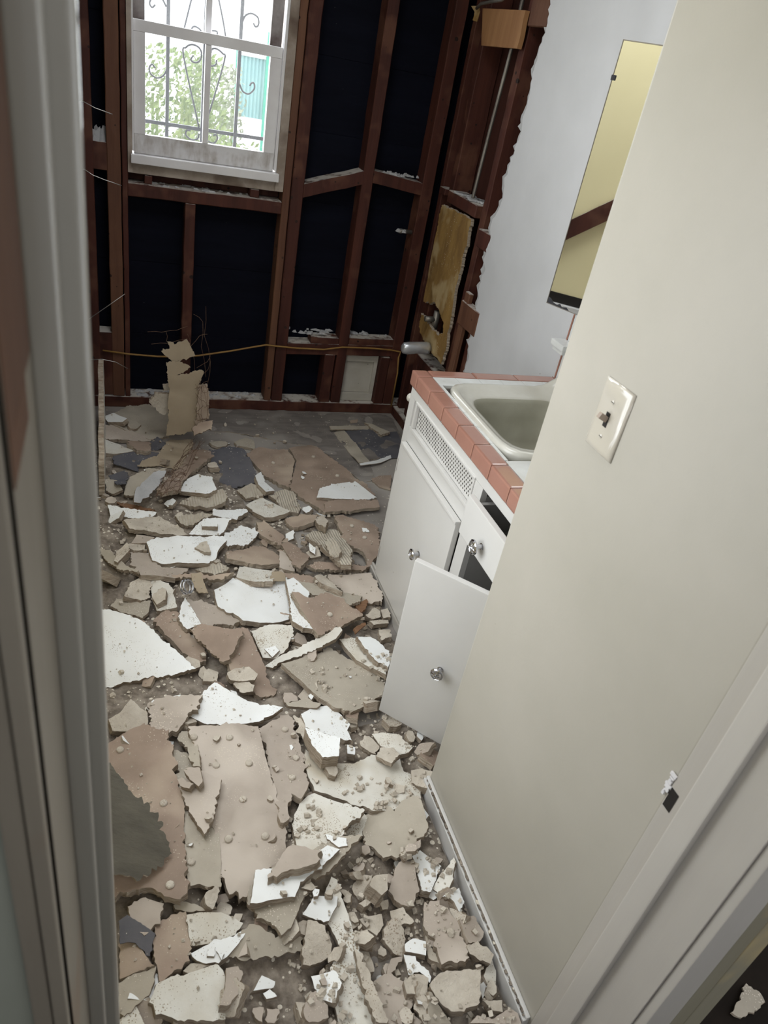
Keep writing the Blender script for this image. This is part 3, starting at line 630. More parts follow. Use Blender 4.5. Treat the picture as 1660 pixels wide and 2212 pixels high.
b = MB(); b.box((XR - .0095, 1.135, 1.078), (XR - .0004, 1.518, 1.737), .001); b.build('cabinet_rim', M['steel'], mc)

# ------------------------------------------------------------------ light switch
sw = empty('light_switch', (XP, .883, 1.114), 'glossy ivory toggle light switch on the cream wall', 'light switch')
b = MB()
def plate_loop(e, x): return [(x, .883 - .0385 + e, 1.1165 + e), (x, .883 + .0385 - e, 1.1165 + e), (x, .883 + .0385 - e, 1.2355 - e), (x, .883 - .0385 + e, 1.2355 - e)]
Ls = [plate_loop(0, XP - .0004), plate_loop(0.0002, XP - .0022), plate_loop(.0025, XP - .0048), plate_loop(.007, XP - .0064), plate_loop(.012, XP - .0068)]
vs = [v for l in Ls for v in l]; fs = [(i * 4 + k, i * 4 + (k + 1) % 4, i * 4 + 4 + (k + 1) % 4, i * 4 + 4 + k) for i in range(4) for k in range(4)]; fs.append((16, 17, 18, 19))
b.add(vs, fs); b.build('plate', M['plate'], sw, True)
b = MB(); b.box((XP - .0075, .8785, 1.163), (XP - .0069, .8885, 1.188), 0); b.build('slot', M['dark'], sw)
b = MB(); b.box((0, -.0038, -.005), (.018, .0038, .005), .001, Matrix.Translation((XP - .0078, .8835, 1.176)) @ Matrix.Rotation(PI + .45, 4, 'Y')); b.build('toggle', M['toggle'], sw)
for z in (1.146, 1.206):
    b = MB(); b.lathe([(.0036, 0), (.0036, .0008), (.002, .0013)], Matrix.Translation((XP - .0068, .883, z)) @ Matrix.Rotation(-PI / 2, 4, 'Y'), 14); b.box((XP - .0084, .8795, z - .0005), (XP - .0081, .8865, z + .0005), 0, None, 1)
    b.build('screw', [M['plate'], M['dark']], sw)

# ------------------------------------------------------------------ tub-end plumbing wall
def poly_sheet(name, pts, nrm, t, mats, label=None, cat=None, parent=None, ragged=.003, seed=1, bend=0, cell=.03, core_in=.0, noise_a=.0015, grp=None):
    """a ragged plate: pts in world on its visible face, thickness t away from nrm; mats = [face, edge, back]"""
    rnd = random.Random(seed); nrm = Vector(nrm).normalized(); c = sum((Vector(p) for p in pts), Vector()) / len(pts)
    u = nrm.orthogonal().normalized(); v = nrm.cross(u)
    P = [((Vector(p) - c).dot(u), (Vector(p) - c).dot(v)) for p in pts]
    A = sum(P[i][0] * P[(i + 1) % len(P)][1] - P[(i + 1) % len(P)][0] * P[i][1] for i in range(len(P)))
    if A < 0: P = P[::-1]
    out = []
    for i in range(len(P)):
        a, b_ = Vector(P[i]), Vector(P[(i + 1) % len(P)]); L = (b_ - a).length
        if L < 1e-5: continue
        n = max(1, int(L / .0055)) if ragged else 1; n = min(n, 90); d = (b_ - a) / L; pn = Vector((-d.y, d.x)); w1_ = 0; str_ = rnd.random() < (.5 if mats[0] in ('W', 'Ws', 'mortar') else .3)
        for k in range(n):
            q = k / n; e = math.sin(PI * q) ** .5
            w1_ = w1_ * .72 + rnd.gauss(0, ragged * .6)
            if rnd.random() < .05 and not str_: w1_ -= ragged * 2.2
            o_ = (w1_ * e + (rnd.gauss(0, ragged * .42))) * (.3 if str_ else 1)
            p = a + d * (L * q) + pn * o_
            out.append((p.x, p.y))
    bm = bmesh.new(); vv = [bm.verts.new((x, y, 0)) for x, y in out]
    try: f = bm.faces.new(vv)
    except Exception: return None
    f.normal_update(); bmesh.ops.triangulate(bm, faces=[f], ngon_method='BEAUTY')
    xs_ = [p[0] for p in out]; ys_ = [p[1] for p in out]
    if bend or noise_a:
        for ax, lo_, hi_ in ((0, min(xs_), max(xs_)), (1, min(ys_), max(ys_))):
            k = max(1, int((hi_ - lo_) / cell))
            for j in range(1, k):
                co = [0, 0, 0]; co[ax] = lo_ + (hi_ - lo_) * j / k; no = [0, 0, 0]; no[ax] = 1
                bmesh.ops.bisect_plane(bm, geom=bm.verts[:] + bm.edges[:] + bm.faces[:], plane_co=co, plane_no=no, dist=1e-5)
    bm.verts.ensure_lookup_table(); bm.faces.ensure_lookup_table(); bm.normal_update(); bm.verts.index_update(); bm.edges.index_update()
    R2 = max(max(xs_) - min(xs_), max(ys_) - min(ys_)) / 2
    n = len(bm.verts); top = []; off = Vector((seed * 1.7, seed * .3, 0))
    for w_ in bm.verts:
        x, y = w_.co.x, w_.co.y
        z = bend * R2 * ((x / R2) ** 2) if bend else 0
        z += noise.noise(Vector((x, y, 0)) * 14 + off) * noise_a * 2
        top.append((x, y, z))
    bound = [e for e in bm.edges if len(e.link_faces) == 1]; bset = set(i for e in bound for i in (e.verts[0].index, e.verts[1].index))
    tris = [[w_.index for w_ in f.verts] for f in bm.faces]
    flip = bm.faces[0].normal.z < 0
    if flip: tris = [t_[::-1] for t_ in tris]
    edges = []
    for f in tris:
        for i in range(len(f)): edges.append((f[i], f[(i + 1) % len(f)]))
    es = set(edges); be = [e for e in edges if (e[1], e[0]) not in es]
    bm.free()
    # middle ring + bottom
    verts = list(top); mid = {}
    for i in sorted(bset):
        x, y, z = top[i]; j = rnd.gauss(0, ragged * .45) ; s_ = 1 + (j - core_in) / max(R2, .02)
        mid[i] = len(verts); verts.append((x * s_, y * s_, z - t * rnd.uniform(.25, .75)))
    bot = {}
    for i in range(n):
        x, y, z = top[i]; s_ = 1 + (rnd.gauss(0, ragged * .3) - core_in) / max(R2, .02) if i in bset else 1
        bot[i] = len(verts); verts.append((x * s_, y * s_, z - t))
    fs = []; mi = []
    for f in tris: fs.append(tuple(f)); mi.append(0)
    for f in tris: fs.append(tuple(bot[i] for i in f[::-1])); mi.append(2)
    for a, b_ in be:
        fs.append((b_, a, mid[a], mid[b_])); mi.append(1); fs.append((mid[b_], mid[a], bot[a], bot[b_])); mi.append(1)
    me = bpy.data.meshes.new(name); M3 = Matrix((u, v, nrm)).transposed()
    me.from_pydata([tuple(M3 @ Vector(p)) for p in verts], [], fs)
    for mt in mats: me.materials.append(M[mt])
    for p, i in zip(me.polygons, mi): p.material_index = i; p.use_smooth = (i == 0)
    try: me.set_sharp_from_angle(angle=math.radians(35))
    except Exception: pass
    me.update(); o = bpy.data.objects.new(name, me); COL.objects.link(o); o.location = c
    if parent is not None: o.parent = parent; o.location = c - parent_world(parent)
    return tag(o, label, cat, grp)
R4 = lambda x, y: (600 + x / 2.554, 400 + y / 2.554)
gp = [R4(*p) for p in [(905, 110), (985, 145), (1065, 190), (1050, 280), (1020, 400), (1010, 460), (985, 560), (960, 700), (935, 840), (905, 990), (870, 945), (832, 885), (788, 820), (783, 760), (790, 705), (812, 735), (850, 790), (885, 832), (912, 815), (918, 760), (893, 700), (870, 645), (806, 642), (815, 580), (840, 430), (870, 280)]]
poly_sheet('backer_board', [hx(*p, XR - .004) for p in gp], (-1, 0, 0), .014, ['gold', 'core', 'core'], 'ochre-stained plaster panel with a broken hole, fixed between the dark studs over the tub spout', 'wall panel', seed=4, ragged=.0035, noise_a=.0025)
q = [hx(*p, XR - .012) for p in ((1043, 18), (1136, 22), (1118, 105), (1040, 98))]
poly_sheet('plywood_block', [Vector((XR - .012, p.y, p.z)) for p in q], (-1, 0, 0), .018, ['ply', 'ply', 'ply'], 'bare new plywood block nailed across the studs above the pipe', 'wood block', seed=5, ragged=0)
a = hx(1106, 105, XR + .03); c = hx(1021, 432, XR + .03)
tag(MB().tube([a + Vector((0, 0, .3)), a, c.lerp(a, .5) + Vector((0, .004, 0)), c, c - Vector((0, 0, .02))], .0075, 10).build('water_pipe', M['steel'], None, True), 'thin grey water pipe running down between the dark studs', 'pipe')
# spout
a = hx(925, 752, XR - .018); b_ = hy(869, 748, a.y)
sp = empty('tub_spout', a, 'chrome tub spout sticking out of the stripped wall', 'tub spout')
L = a.x - b_.x
pf = [(a.x + .004, .026), (a.x - .01, .029), (a.x - L * .4, .027), (a.x - L * .75, .025), (a.x - L * .93, .022), (a.x - L, .012)]
B = MB(); vs = []; n = 18
for i, (x, r) in enumerate(pf):
    dz = -.004 * (i / 5) ** 2
    for k in range(n):
        th = 2 * PI * k / n; vs.append((x, a.y + r * math.cos(th), a.z + dz + r * math.sin(th) * (1.0 if math.sin(th) > 0 else 1.0 + .35 * (i > 2))))
fs = [(i * n + k, i * n + (k + 1) % n, (i + 1) * n + (k + 1) % n, (i + 1) * n + k) for i in range(len(pf) - 1) for k in range(n)]; fs += [tuple(range(n))[::-1], tuple((len(pf) - 1) * n + k for k in range(n))]
B.add(vs, fs).build('spout_body', M['satin'], sp, True)
MB().tube([(a.x + .004, a.y, a.z), (a.x + .03, a.y, a.z)], .012, 12).build('nipple', M['steel'], sp, True)
p = hx(940, 690, XR + .02)
vb = empty('mixing_valve', p, 'dull metal valve body showing inside the broken hole of the ochre panel', 'valve')
MB().tube([p + Vector((-.05, 0, 0)), p + Vector((.0, 0, 0))], .013, 12).build('valve_stem', M['steel'], vb, True)
MB().tube([p + Vector((.005, 0, -.05)), p + Vector((.005, 0, .04))], .016, 12).build('valve_body', M['steel'], vb, True)
p = hy(875, 500, YB + .03)
sb = empty('pipe_stub', p, 'short mortar-crusted pipe stub sticking out beside the corner stud', 'pipe')
MB().tube([p + Vector((.04, 0, 0)), p + Vector((-.01, 0, 0)), p + Vector((-.03, -.01, 0))], .010, 10).build('stub', M['steel'], sb, True)
o = crust(p.x - .035, p.x - .005, p.y - .012, p.y + .0, p.z - .004, 7, 'mortar_lump', None, h=.015); o.parent = sb; o.location -= p
# access panel low in the back wall
ap = empty('access_panel', (1.16, YB + .05, .056), 'dirty cream hatch panel set low between the studs of the back wall', 'access panel')
for nm, lo_, hi_ in (('panel_board', (1.045, YB + .045, .10), (1.281, YB + .055, .28)), ('batten', (1.045, YB + .030, .275), (1.281, YB + .0445, .318)), ('batten', (1.045, YB + .030, .057), (1.281, YB + .0445, .100))):
    bx(nm, lo_, hi_, 'panel', ap, .0015)
bx('batten', (1.262, YB + .031, .1005), (1.281, YB + .0445, .2745), 'panel', ap, .001)
# cable
cp = [hy(*p, YB - .010) for p in ((222, 757), (280, 765), (340, 770), (390, 771), (430, 768), (500, 758), (545, 750), (575, 745), (600, 748), (640, 752), (700, 755), (740, 750), (800, 752), (845, 756), (866, 760))] + [Vector((1.365, YB - .03, .33)), Vector((1.372, YB - .04, .25)), Vector((1.372, YB - .04, .06))]
tag(MB().tube(cp, .0042, 8).build('electrical_cable', M['cable'], None, True), 'yellow-brown cable sagging across the studs of the back wall', 'cable')
# loose wires
for nm, pts, y, lab in (('wire', ((178, 218), (205, 233), (243, 247)), 3.2, 'straight bright wire poking from the upper left studs'),
                        ('wire', ((183, 366), (200, 378), (225, 388), (263, 401)), 3.2, 'kinked bright wire poking from the left studs below the window sill'),
                        ('wire', ((188, 692), (230, 663), (270, 635)), 3.2, 'stiff wire rising to the right from the low left studs'),
                        ('wire', ((202, 777), (220, 776), (250, 782), (276, 796)), 3.2, 'drooping wire curling out low at the left wall')):
    tag(MB().tube([Vector((XL - .012, y + .02, hy(*pts[0], y).z - .004))] + [hy(*p, y) for p in pts], .0016, 5).build(nm, M['wire'], None, True), lab, 'wire')
# yellow cloth shred and cable tangle at the very top
cl = [hx(*p, XR - .03) for p in ((1030, 18), (1040, 8), (1060, 4), (1085, 0), (1100, -12))]
tag(MB().tube(cl, .006, 8).build('grey_cable', M['steel'], None, True), 'grey cable looping over the plywood block', 'cable')
poly_sheet('yellow_shred', [hx(*p, XR - .02) for p in ((1022, 14), (1034, 12), (1034, 24), (1028, 46), (1022, 44), (1026, 26))], (-1, -.3, 0), .003, ['gold', 'gold', 'gold'], 'torn yellow shred hanging beside the plywood block', 'scrap', seed=9, ragged=.001)
# brown brace on the left wall (seen in the mirror)
bp_ = empty('leaning_board', (XL + .02, 2.0, 0.9), 'brown board leaning diagonally on the yellow left wall, seen in the mirror', 'board')
wlg = bx('wall_ledge', (XL + .001, 1.5, .70), (XL + .035, 2.3, .775), 'sash_clean'); tag(wlg, 'white horizontal ledge on the left wall, seen low in the mirror', 'ledge')
bx('dark_gap', (XL + .0005, 1.5, .776), (XL + .004, 2.3, .82), 'dark', wlg)
M4 = Matrix.Translation((XL + .02, 2.02, 1.08)) @ Matrix.Rotation(math.radians(-38), 4, 'X')
MB().box((-.012, -.95, -.035), (.012, .6, .035), .002, M4).build('board', M['stud'], bp_)

# ------------------------------------------------------------------ the rubble
ZT = {'1': (200, 850, 4.611), '2': (500, 850, 4.15), '3': (200, 1150, 4.611), '4': (520, 1200, 4.368), '5': (220, 1500, 4.15), '6': (560, 1500, 3.773), '7': (240, 1860, 3.609), '8': (640, 1800, 3.255), 'F': (0, 0, 1), 'C': (150, 450, 3.018)}
GX0, GY0, GR = -.30, .30, .01
NX, NY = 175, 306
gx = GX0 + (np.arange(NX) + .5) * GR; gy = GY0 + (np.arange(NY) + .5) * GR
HM = np.zeros((NX, NY))
def base_h(x, y):
    near = min(1, max(0, (2.42 - y) / .35)); left = min(1, max(0, (.62 - x) / .6))
    far = min(1, max(0, (2.95 - y) / .3)) * min(1, max(0, (.5 - x) / .3))
    h = near * (.010 + .050 * left) + far * .030 * (1 - near)
    bump_ = noise.noise(Vector((x * 7, y * 7, 2))) * .034 + noise.noise(Vector((x * 22, y * 22, 5))) * .012
    h += bump_ * max(near, far)
    if y < 1.15: h = h * min(1, max(.25, (x + .5) / .6)) if False else h
    return h
for i in range(NX):
    for j in range(NY): HM[i, j] = max(0, base_h(gx[i], gy[j]))
# the mound itself
st = 2; xi = [i for i in range(0, NX, st) if XL + .004 < gx[i] < .86]; yj = [j for j in range(2, NY, st) if gy[j] < 2.98]
vs = []; idx = {}
for i in xi:
    for j in yj:
        x, y = gx[i], gy[j]
        lim = XP - .018 if y < 1.062 else XF - .017
        h = HM[i, j] + noise.noise(Vector((x * 70, y * 70, 1))) * .005 * (HM[i, j] > .004)
        if x > lim: h = -.01
        if h < .003: h = -.004
        idx[i, j] = len(vs); vs.append((min(x, lim), y, h))
fs = [(idx[a, c], idx[b_, c], idx[b_, d], idx[a, d]) for a, b_ in zip(xi[:-1], xi[1:]) for c, d in zip(yj[:-1], yj[1:]) if max(vs[idx[a, c]][2], vs[idx[b_, d]][2], vs[idx[a, d]][2], vs[idx[b_, c]][2]) > 0]
tag(MB().add(vs, fs).build('plaster_rubble', M['rubble'], None, True), 'fine crushed plaster and dust spread under the broken boards', 'rubble', kind='stuff')

def inside(poly):
    xs_ = [p[0] for p in poly]; ys_ = [p[1] for p in poly]
    i0, i1 = max(0, int((min(xs_) - GX0) / GR)), min(NX, int((max(xs_) - GX0) / GR) + 2); j0, j1 = max(0, int((min(ys_) - GY0) / GR)), min(NY, int((max(ys_) - GY0) / GR) + 2)
    if i1 <= i0 or j1 <= j0: return None
    X, Y = np.meshgrid(gx[i0:i1], gy[j0:j1], indexing='ij'); c = np.zeros(X.shape, bool); n = len(poly)
    for a in range(n):
        x1, y1 = poly[a]; x2, y2 = poly[(a + 1) % n]
        if y1 == y2: continue
        c ^= ((Y < y1) != (Y < y2)) & (X < (x2 - x1) * (Y - y1) / (y2 - y1) + x1)
    return i0, i1, j0, j1, X, Y, c
KT = {'W': ('W', 'core', 'B', .019, 'broken_plaster'), 'S': ('Ws', 'core', 'B', .019, 'broken_plaster'), 'B': ('B', 'core', 'W', .018, 'plasterboard_piece'), 'P': ('P', 'core', 'W', .018, 'plasterboard_piece'),
      'G': ('G', 'core', 'W', .012, 'plasterboard_piece'), 'K': ('K', 'core', 'K', .017, 'plaster_chunk'), 'D': ('D', 'D', 'D', .003, 'tar_paper_scrap'), 'F': ('streak', 'core', 'streak', .003, 'flooring_sheet'), 'C': ('cardboard', 'cardboard', 'cardboard', .003, 'paper_sheet'), 'N': ('N', 'N', 'N', .008, 'wood_splinter')}
CATS = {'broken_plaster': 'plaster piece', 'plasterboard_piece': 'plasterboard piece', 'plaster_chunk': 'plaster chunk', 'tar_paper_scrap': 'tar paper', 'paper_sheet': 'paper sheet', 'flooring_sheet': 'flooring sheet', 'wood_splinter': 'wood piece'}
cnt = 0
def place(kind, z, pix, label, t=None, tilt=None, lift=0, q=91, damp=.6, bend=0, grp=None, rag=None, maxz=None, rtilt=True):
    """lay a plate traced at photo pixels on top of what already lies there"""
    global cnt; cnt += 1
    ox, oy, sc = ZT[z]; px_ = [(ox + x / sc, oy + y / sc) for x, y in pix]; top, edge, back, tt, nm = KT[kind]; t = t or tt
    rt = random.Random(cnt * 7 + 1); ra, rb = (rt.gauss(0, .11), rt.gauss(0, .11)) if (tilt is None and rtilt) else (0, 0)
    a, b_ = tilt if tilt else (ra, rb); zz = .05; cx = cy = None
    for it in range(6):
        # visible plane: z = zz + t + a (x-cx) + b (y-cy)
        if cx is None: pts = [hz(x, y, zz + t) for x, y in px_]
        else:
            nn_ = Vector((-a, -b_, 1)); d_ = zz + t - a * cx - b_ * cy
            pts = [hit(x, y, nn_, d_) for x, y in px_]
        cx = sum(p.x for p in pts) / len(pts); cy = sum(p.y for p in pts) / len(pts)
        r = inside([(p.x, p.y) for p in pts])
        if r is None or r[6].sum() < 2:
            i = min(NX - 1, max(0, int((cx - GX0) / GR))); j = min(NY - 1, max(0, int((cy - GY0) / GR))); zz = HM[i, j] + lift; continue
        i0, i1, j0, j1, X, Y, c = r; h = HM[i0:i1, j0:j1][c]; dx = X[c] - cx; dy = Y[c] - cy
        if tilt is None and len(h) > 5:
            A_ = np.stack([dx, dy, np.ones_like(dx)], 1); sol = np.linalg.lstsq(A_, h, rcond=None)[0]
            a = a * .5 + .5 * float(np.clip(sol[0] * damp + ra, -.35, .35)); b_ = b_ * .5 + .5 * float(np.clip(sol[1] * damp + rb, -.35, .35))
        zz = float(np.percentile(h - a * dx - b_ * dy, q)) + lift
        if maxz is not None: zz = min(zz, maxz)
    nn_ = Vector((-a, -b_, 1)); d_ = zz + t - a * cx - b_ * cy; pts = [hit(x, y, nn_, d_) for x, y in px_]
    # keep clear of the walls
    for p in pts:
        p.x = max(p.x, XL + .006)
        lim = XP - .02 if p.y < 1.06 else XF - .022
        if p.y < 1.99: p.x = min(p.x, lim)
        p.z = d_ + a * p.x + b_ * p.y
    if 'combed' in label: top = 'KC'
    rg = rag if rag is not None else {'D': .0045, 'B': .0040, 'P': .0040, 'G': .0035, 'K': .0035}.get(kind, .0026)
    size = max((p - q_).length for p in pts for q_ in pts)
    if size < .12: rg = min(rg, .0018)
    o = poly_sheet(nm, pts, nn_, t, [top, edge, back], label, CATS[nm], seed=cnt, ragged=rg, bend=bend, noise_a=(.0045 if size > .28 else .002) if kind not in 'K' else .005, core_in=-.0005, cell=.03 if size > .1 else .015, grp=grp)
    r = inside([(p.x, p.y) for p in pts])
    if r is not None:
        i0, i1, j0, j1, X, Y, c = r; sub = HM[i0:i1, j0:j1]; pl_ = zz + t + a * (X - cx) + b_ * (Y - cy); sub[c] = np.maximum(sub[c], pl_[c])
    return o
def chips(n, region, kinds, labels, grp, rmin, rmax, seed, hmax=.3):
    rnd = random.Random(seed); (x0, x1, y0, y1) = region; k_ = 0; tries = 0
    while k_ < n and tries < n * 6:
        tries += 1
        x, y = rnd.uniform(x0, x1), rnd.uniform(y0, y1); lim = (XP - .03 if y < 1.06 else XF - .04)
        r = rmin + (rmax - rmin) * rnd.random() ** 2
        if x + r > lim or x - r < XL + .01 or (x < .03 + .0 * y and y < 2.0 and x < -.02 * y): continue
        i = int((x - GX0) / GR); j = int((y - GY0) / GR)
        kind = rnd.choice(kinds); top, edge, back, tt, nm = KT[kind]
        w_ = max(1, int(r / GR)); h = float(np.percentile(HM[max(0, i - w_):i + w_ + 1, max(0, j - w_):j + w_ + 1], 70))
        if h > hmax: continue
        m_ = rnd.randint(4, 7); a0 = rnd.uniform(0, 6.28); asp = rnd.uniform(.55, 1); rot = rnd.uniform(0, 6.28); nn_ = Vector((rnd.gauss(0, .34), rnd.gauss(0, .34), 1)).normalized()
        t = tt * rnd.uniform(.6, 1.1) * (1.6 if kind == 'K' else 1); pts = []
        t = min(t, r * .9)
        for q in range(m_):
            th = a0 + 2 * PI * q / m_ + rnd.uniform(-.3, .3); rr = r * rnd.uniform(.7, 1.15); lx, ly = rr * math.cos(th), rr * asp * math.sin(th)
            gx_, gy_ = x + lx * math.cos(rot) - ly * math.sin(rot), y + lx * math.sin(rot) + ly * math.cos(rot)
            pts.append(Vector((gx_, gy_, h + t - (nn_.x * (gx_ - x) + nn_.y * (gy_ - y)) / nn_.z)))
        o = poly_sheet(nm, pts, nn_, t, [top, edge, back], labels[kind], CATS[nm], seed=seed * 1000 + k_, ragged=.0012, noise_a=.002 if kind != 'K' else .006, cell=.012, grp=labels[kind][:0] + grp[kind])
        HM[max(0, i - w_ // 2):i + w_ // 2 + 1, max(0, j - w_ // 2):j + w_ // 2 + 1] = np.maximum(HM[max(0, i - w_ // 2):i + w_ // 2 + 1, max(0, j - w_ // 2):j + w_ // 2 + 1], h + t * .8); k_ += 1
def zone(n, region, kinds, where, seed, rmin=.012, rmax=.045):
    desc = {'W': 'small white-painted plaster chip', 'K': 'small rough tan plaster chunk', 'P': 'small beige board fragment', 'B': 'small brown board fragment'}
    labels = {k: '%s %s' % (desc[k], where) for k in 'WKPB'}; grp = {k: '%ss %s' % (desc[k], where) for k in 'WKPB'}
    chips(n, region, kinds, labels, grp, rmin, rmax, seed)
zone(60, (.30, .74, .45, 1.05), 'KKKWPP', 'at the foot of the cream wall', 31)
zone(26, (.0, .40, .40, .85), 'KKWPB', 'at the bottom left beside the door frame', 32)
zone(26, (-.06, .45, .85, 1.5), 'KKPBW', 'among the boards in the left foreground', 33)
zone(40, (.45, .86, 1.05, 1.75), 'KKPWB', 'between the boards and the open cabinet door', 34)
zone(75, (-.08, .40, 1.5, 2.45), 'KKWPB', 'in the middle of the pile by the left wall', 35, .010, .038)
zone(55, (.40, .86, 1.75, 2.4), 'KWPB', 'in front of the closed cabinet door', 36, .01, .035)
zone(14, (-.05, .40, 2.4, 2.95), 'KKP', 'at the far left corner of the floor', 37, .01, .03)
T = place
# far floor: sheet vinyl remains and dark patch
T('F', '2', [(-260, 150), (-120, 130), (0, 115), (420, 150), (1000, 185), (1380, 190), (1450, 230), (1560, 470), (1380, 560), (1240, 600), (1290, 760), (1180, 800), (760, 470), (560, 450), (300, 400), (0, 345), (-220, 340)], 'large streaked grey flooring sheet along the far wall', t=.003, tilt=(0, 0), rag=.002)
T('D', '2', [(1000, 320), (1480, 345), (1560, 500), (1500, 580), (1230, 585)], 'dark bare floor patch framed by pale strips at the far right', t=.002, tilt=(0, 0), rag=.001)
T('G', '2', [(900, 335), (1005, 320), (1250, 615), (1140, 625)], 'pale strip along the left side of the dark floor patch', t=.004, rag=.001)
T('W', '2', [(1150, 622), (1300, 600), (1440, 548), (1475, 560), (1340, 622), (1160, 640)], 'thin pale strip curling at the near edge of the dark floor patch', t=.003, rag=.001)
T('G', '2', [(880, 290), (1240, 290), (1230, 322), (900, 322)], 'short pale strip above the dark floor patch', t=.006, rag=.001)
T('G', '2', [(1195, 258), (1265, 275), (1425, 345), (1340, 370)], 'small beige slab lying on the dark floor patch', t=.014)
T('B', '2', [(1065, 240), (1135, 235), (1130, 255), (1070, 265)], 'oval brown stain-coloured flake near the far wall', t=.003)
T('B', '2', [(1255, 770), (1330, 735), (1430, 730), (1425, 860), (1330, 840)], 'brown board flake on the floor beside the vanity hinge', t=.006)
# upper left group
T('G', '1', [(200, 210), (330, 130), (480, 112), (640, 110), (760, 200), (760, 430), (560, 460), (220, 318)], 'broad pale board lying flat in the far left corner', damp=.3)
T('P', '1', [(60, 310), (220, 316), (610, 452), (545, 478), (400, 470), (60, 445)], 'grey-brown plank-like board at the far left', damp=.3)
T('S', '1', [(60, 448), (110, 450), (250, 500), (425, 572), (225, 600), (60, 590)], 'dusty white triangular board end by the left wall')
T('W', '1', [(112, 232), (215, 193), (347, 250), (300, 285), (152, 282)], 'small thick white slab in the far left corner', t=.022)
T('G', '1', [(325, 268), (405, 255), (485, 312), (432, 350), (378, 345)], 'crumpled beige flake beside the small thick white slab')
T('D', '1', [(210, 620), (420, 575), (660, 598), (600, 650), (500, 700), (450, 780), (290, 720), (210, 700)], 'charcoal tar paper scrap at the left, nearest the wall of the two long ones')
T('D', '1', [(160, 822), (312, 768), (362, 850), (328, 897), (240, 902)], 'small dark torn tar paper triangle at the left edge of the pile')
T('D', '1', [(560, 450), (650, 430), (700, 480), (740, 500), (650, 560), (570, 560)], 'black paper scrap under the upright tan sheet')
T('B', '1', [(345, 470), (570, 480), (578, 545), (540, 572), (440, 562)], 'brown torn flap left of the upright tan sheet')
T('D', '1', [(1160, 555), (1280, 540), (1500, 545), (1590, 700), (1655, 870), (1560, 900), (1440, 932), (1330, 900), (1240, 890), (1190, 850), (1150, 770), (1190, 640)], 'large charcoal tar paper sheet with ragged lower edge in the middle of the far floor')
T('G', '1', [(1160, 482), (1270, 470), (1350, 488), (1335, 520), (1250, 532), (1190, 512)], 'oval pale chip above the large tar paper sheet')
T('G', '1', [(1410, 482), (1530, 442), (1612, 480), (1622, 552), (1440, 516)], 'five-sided pale chip right of the oval chip')
T('C', '1', [(770, 462), (990, 460), (1010, 492), (900, 760), (720, 735), (445, 722), (500, 660), (640, 632), (700, 530)], 'tan paper sheet lying folded at the foot of the upright sheet', damp=.8)
T('B', '1', [(1000, 560), (1190, 572), (1215, 610), (1100, 700), (1000, 780), (900, 870), (860, 960), (700, 1000), (640, 960), (800, 800), (900, 700)], 'torn brown board tangled in wire mesh')
T('G', '1', [(560, 738), (745, 745), (640, 860), (470, 960), (420, 1010), (310, 1005), (330, 930), (372, 830)], 'grooved pale board half under the leaning grey slab')
T('G', '1', [(130, 850), (250, 870), (300, 960), (200, 1000), (130, 960)], 'dusty beige board corner near the left wall')
T('K', '1', [(860, 1095), (1010, 1005), (1100, 1010), (1300, 958), (1345, 1030), (1290, 1090), (1130, 1142), (960, 1125)], 'long combed yellow plaster slab, front of the tar paper sheet')
T('W', '1', [(1050, 802), (1200, 840), (1205, 880), (1238, 950), (1130, 1002), (1000, 988), (860, 968), (940, 850)], 'five-sided white slab left of the large tar paper sheet')
T('K', '2', [(50, 870), (180, 800), (290, 860), (285, 920), (130, 945)], 'combed plaster piece just below the tar paper sheet')
T('W', '2', [(215, 735), (270, 700), (300, 790), (390, 870), (310, 885), (240, 810)], 'thin bright white sliver by the tar paper edge')
T('K', '2', [(390, 880), (480, 860), (560, 890), (625, 1020), (600, 1075), (500, 1060), (400, 960)], 'combed cream plaster slab beside the long brown boards')
# long brown boards
T('B', '2', [(125, 540), (180, 515), (250, 490), (400, 500), (505, 505), (570, 600), (545, 740), (512, 845), (300, 730)], 'left half of the cracked brown board on the far floor', tilt=(0, 0), damp=.2)
T('B', '2', [(518, 485), (620, 470), (725, 458), (835, 540), (1060, 700), (1295, 900), (1180, 980), (830, 1065), (700, 965), (518, 840), (548, 760), (585, 600)], 'right half of the cracked brown board, reaching under a white slab', tilt=(0, 0), damp=.2)
T('B', '2', [(830, 1065), (870, 960), (1315, 955), (1330, 1020), (1120, 1040)], 'lower layer of the small board stack by the vanity', t=.014, tilt=(0, 0))
T('W', '2', [(765, 935), (792, 850), (1000, 798), (1060, 790), (1075, 800), (1112, 788), (1180, 840), (1305, 932), (1190, 955)], 'bright white slab topping the board stack by the vanity', t=.013, tilt=(0, 0))
T('W', '1', [(150, 1110), (300, 1140), (480, 1160), (640, 1180), (600, 1220), (520, 1268), (330, 1230), (180, 1225)], 'ragged white strip near the left wall')
T('N', '1', [(225, 1078), (400, 1100), (620, 1158), (560, 1166), (380, 1170)], 'dark brown splinters on top of the ragged white strip')
T('K', '1', [(310, 1262), (520, 1230), (660, 1212), (760, 1280), (950, 1402), (850, 1416), (560, 1372), (360, 1340)], 'long tan plaster slab, upper left of the big white slab')
T('K', '1', [(830, 1222), (1080, 1182), (1200, 1200), (1080, 1260), (950, 1320), (880, 1290)], 'combed plaster wedge above the big white slab')
T('W', '1', [(1200, 1150), (1380, 1160), (1532, 1150), (1500, 1210), (1440, 1262), (1190, 1212)], 'white slab littered with crumbs, above the big white slab')
T('W', '1', [(1100, 1250), (1240, 1240), (1382, 1250), (1330, 1340), (1270, 1412), (1100, 1410), (960, 1402), (1020, 1330)], 'white slab half covered by the big white slab')
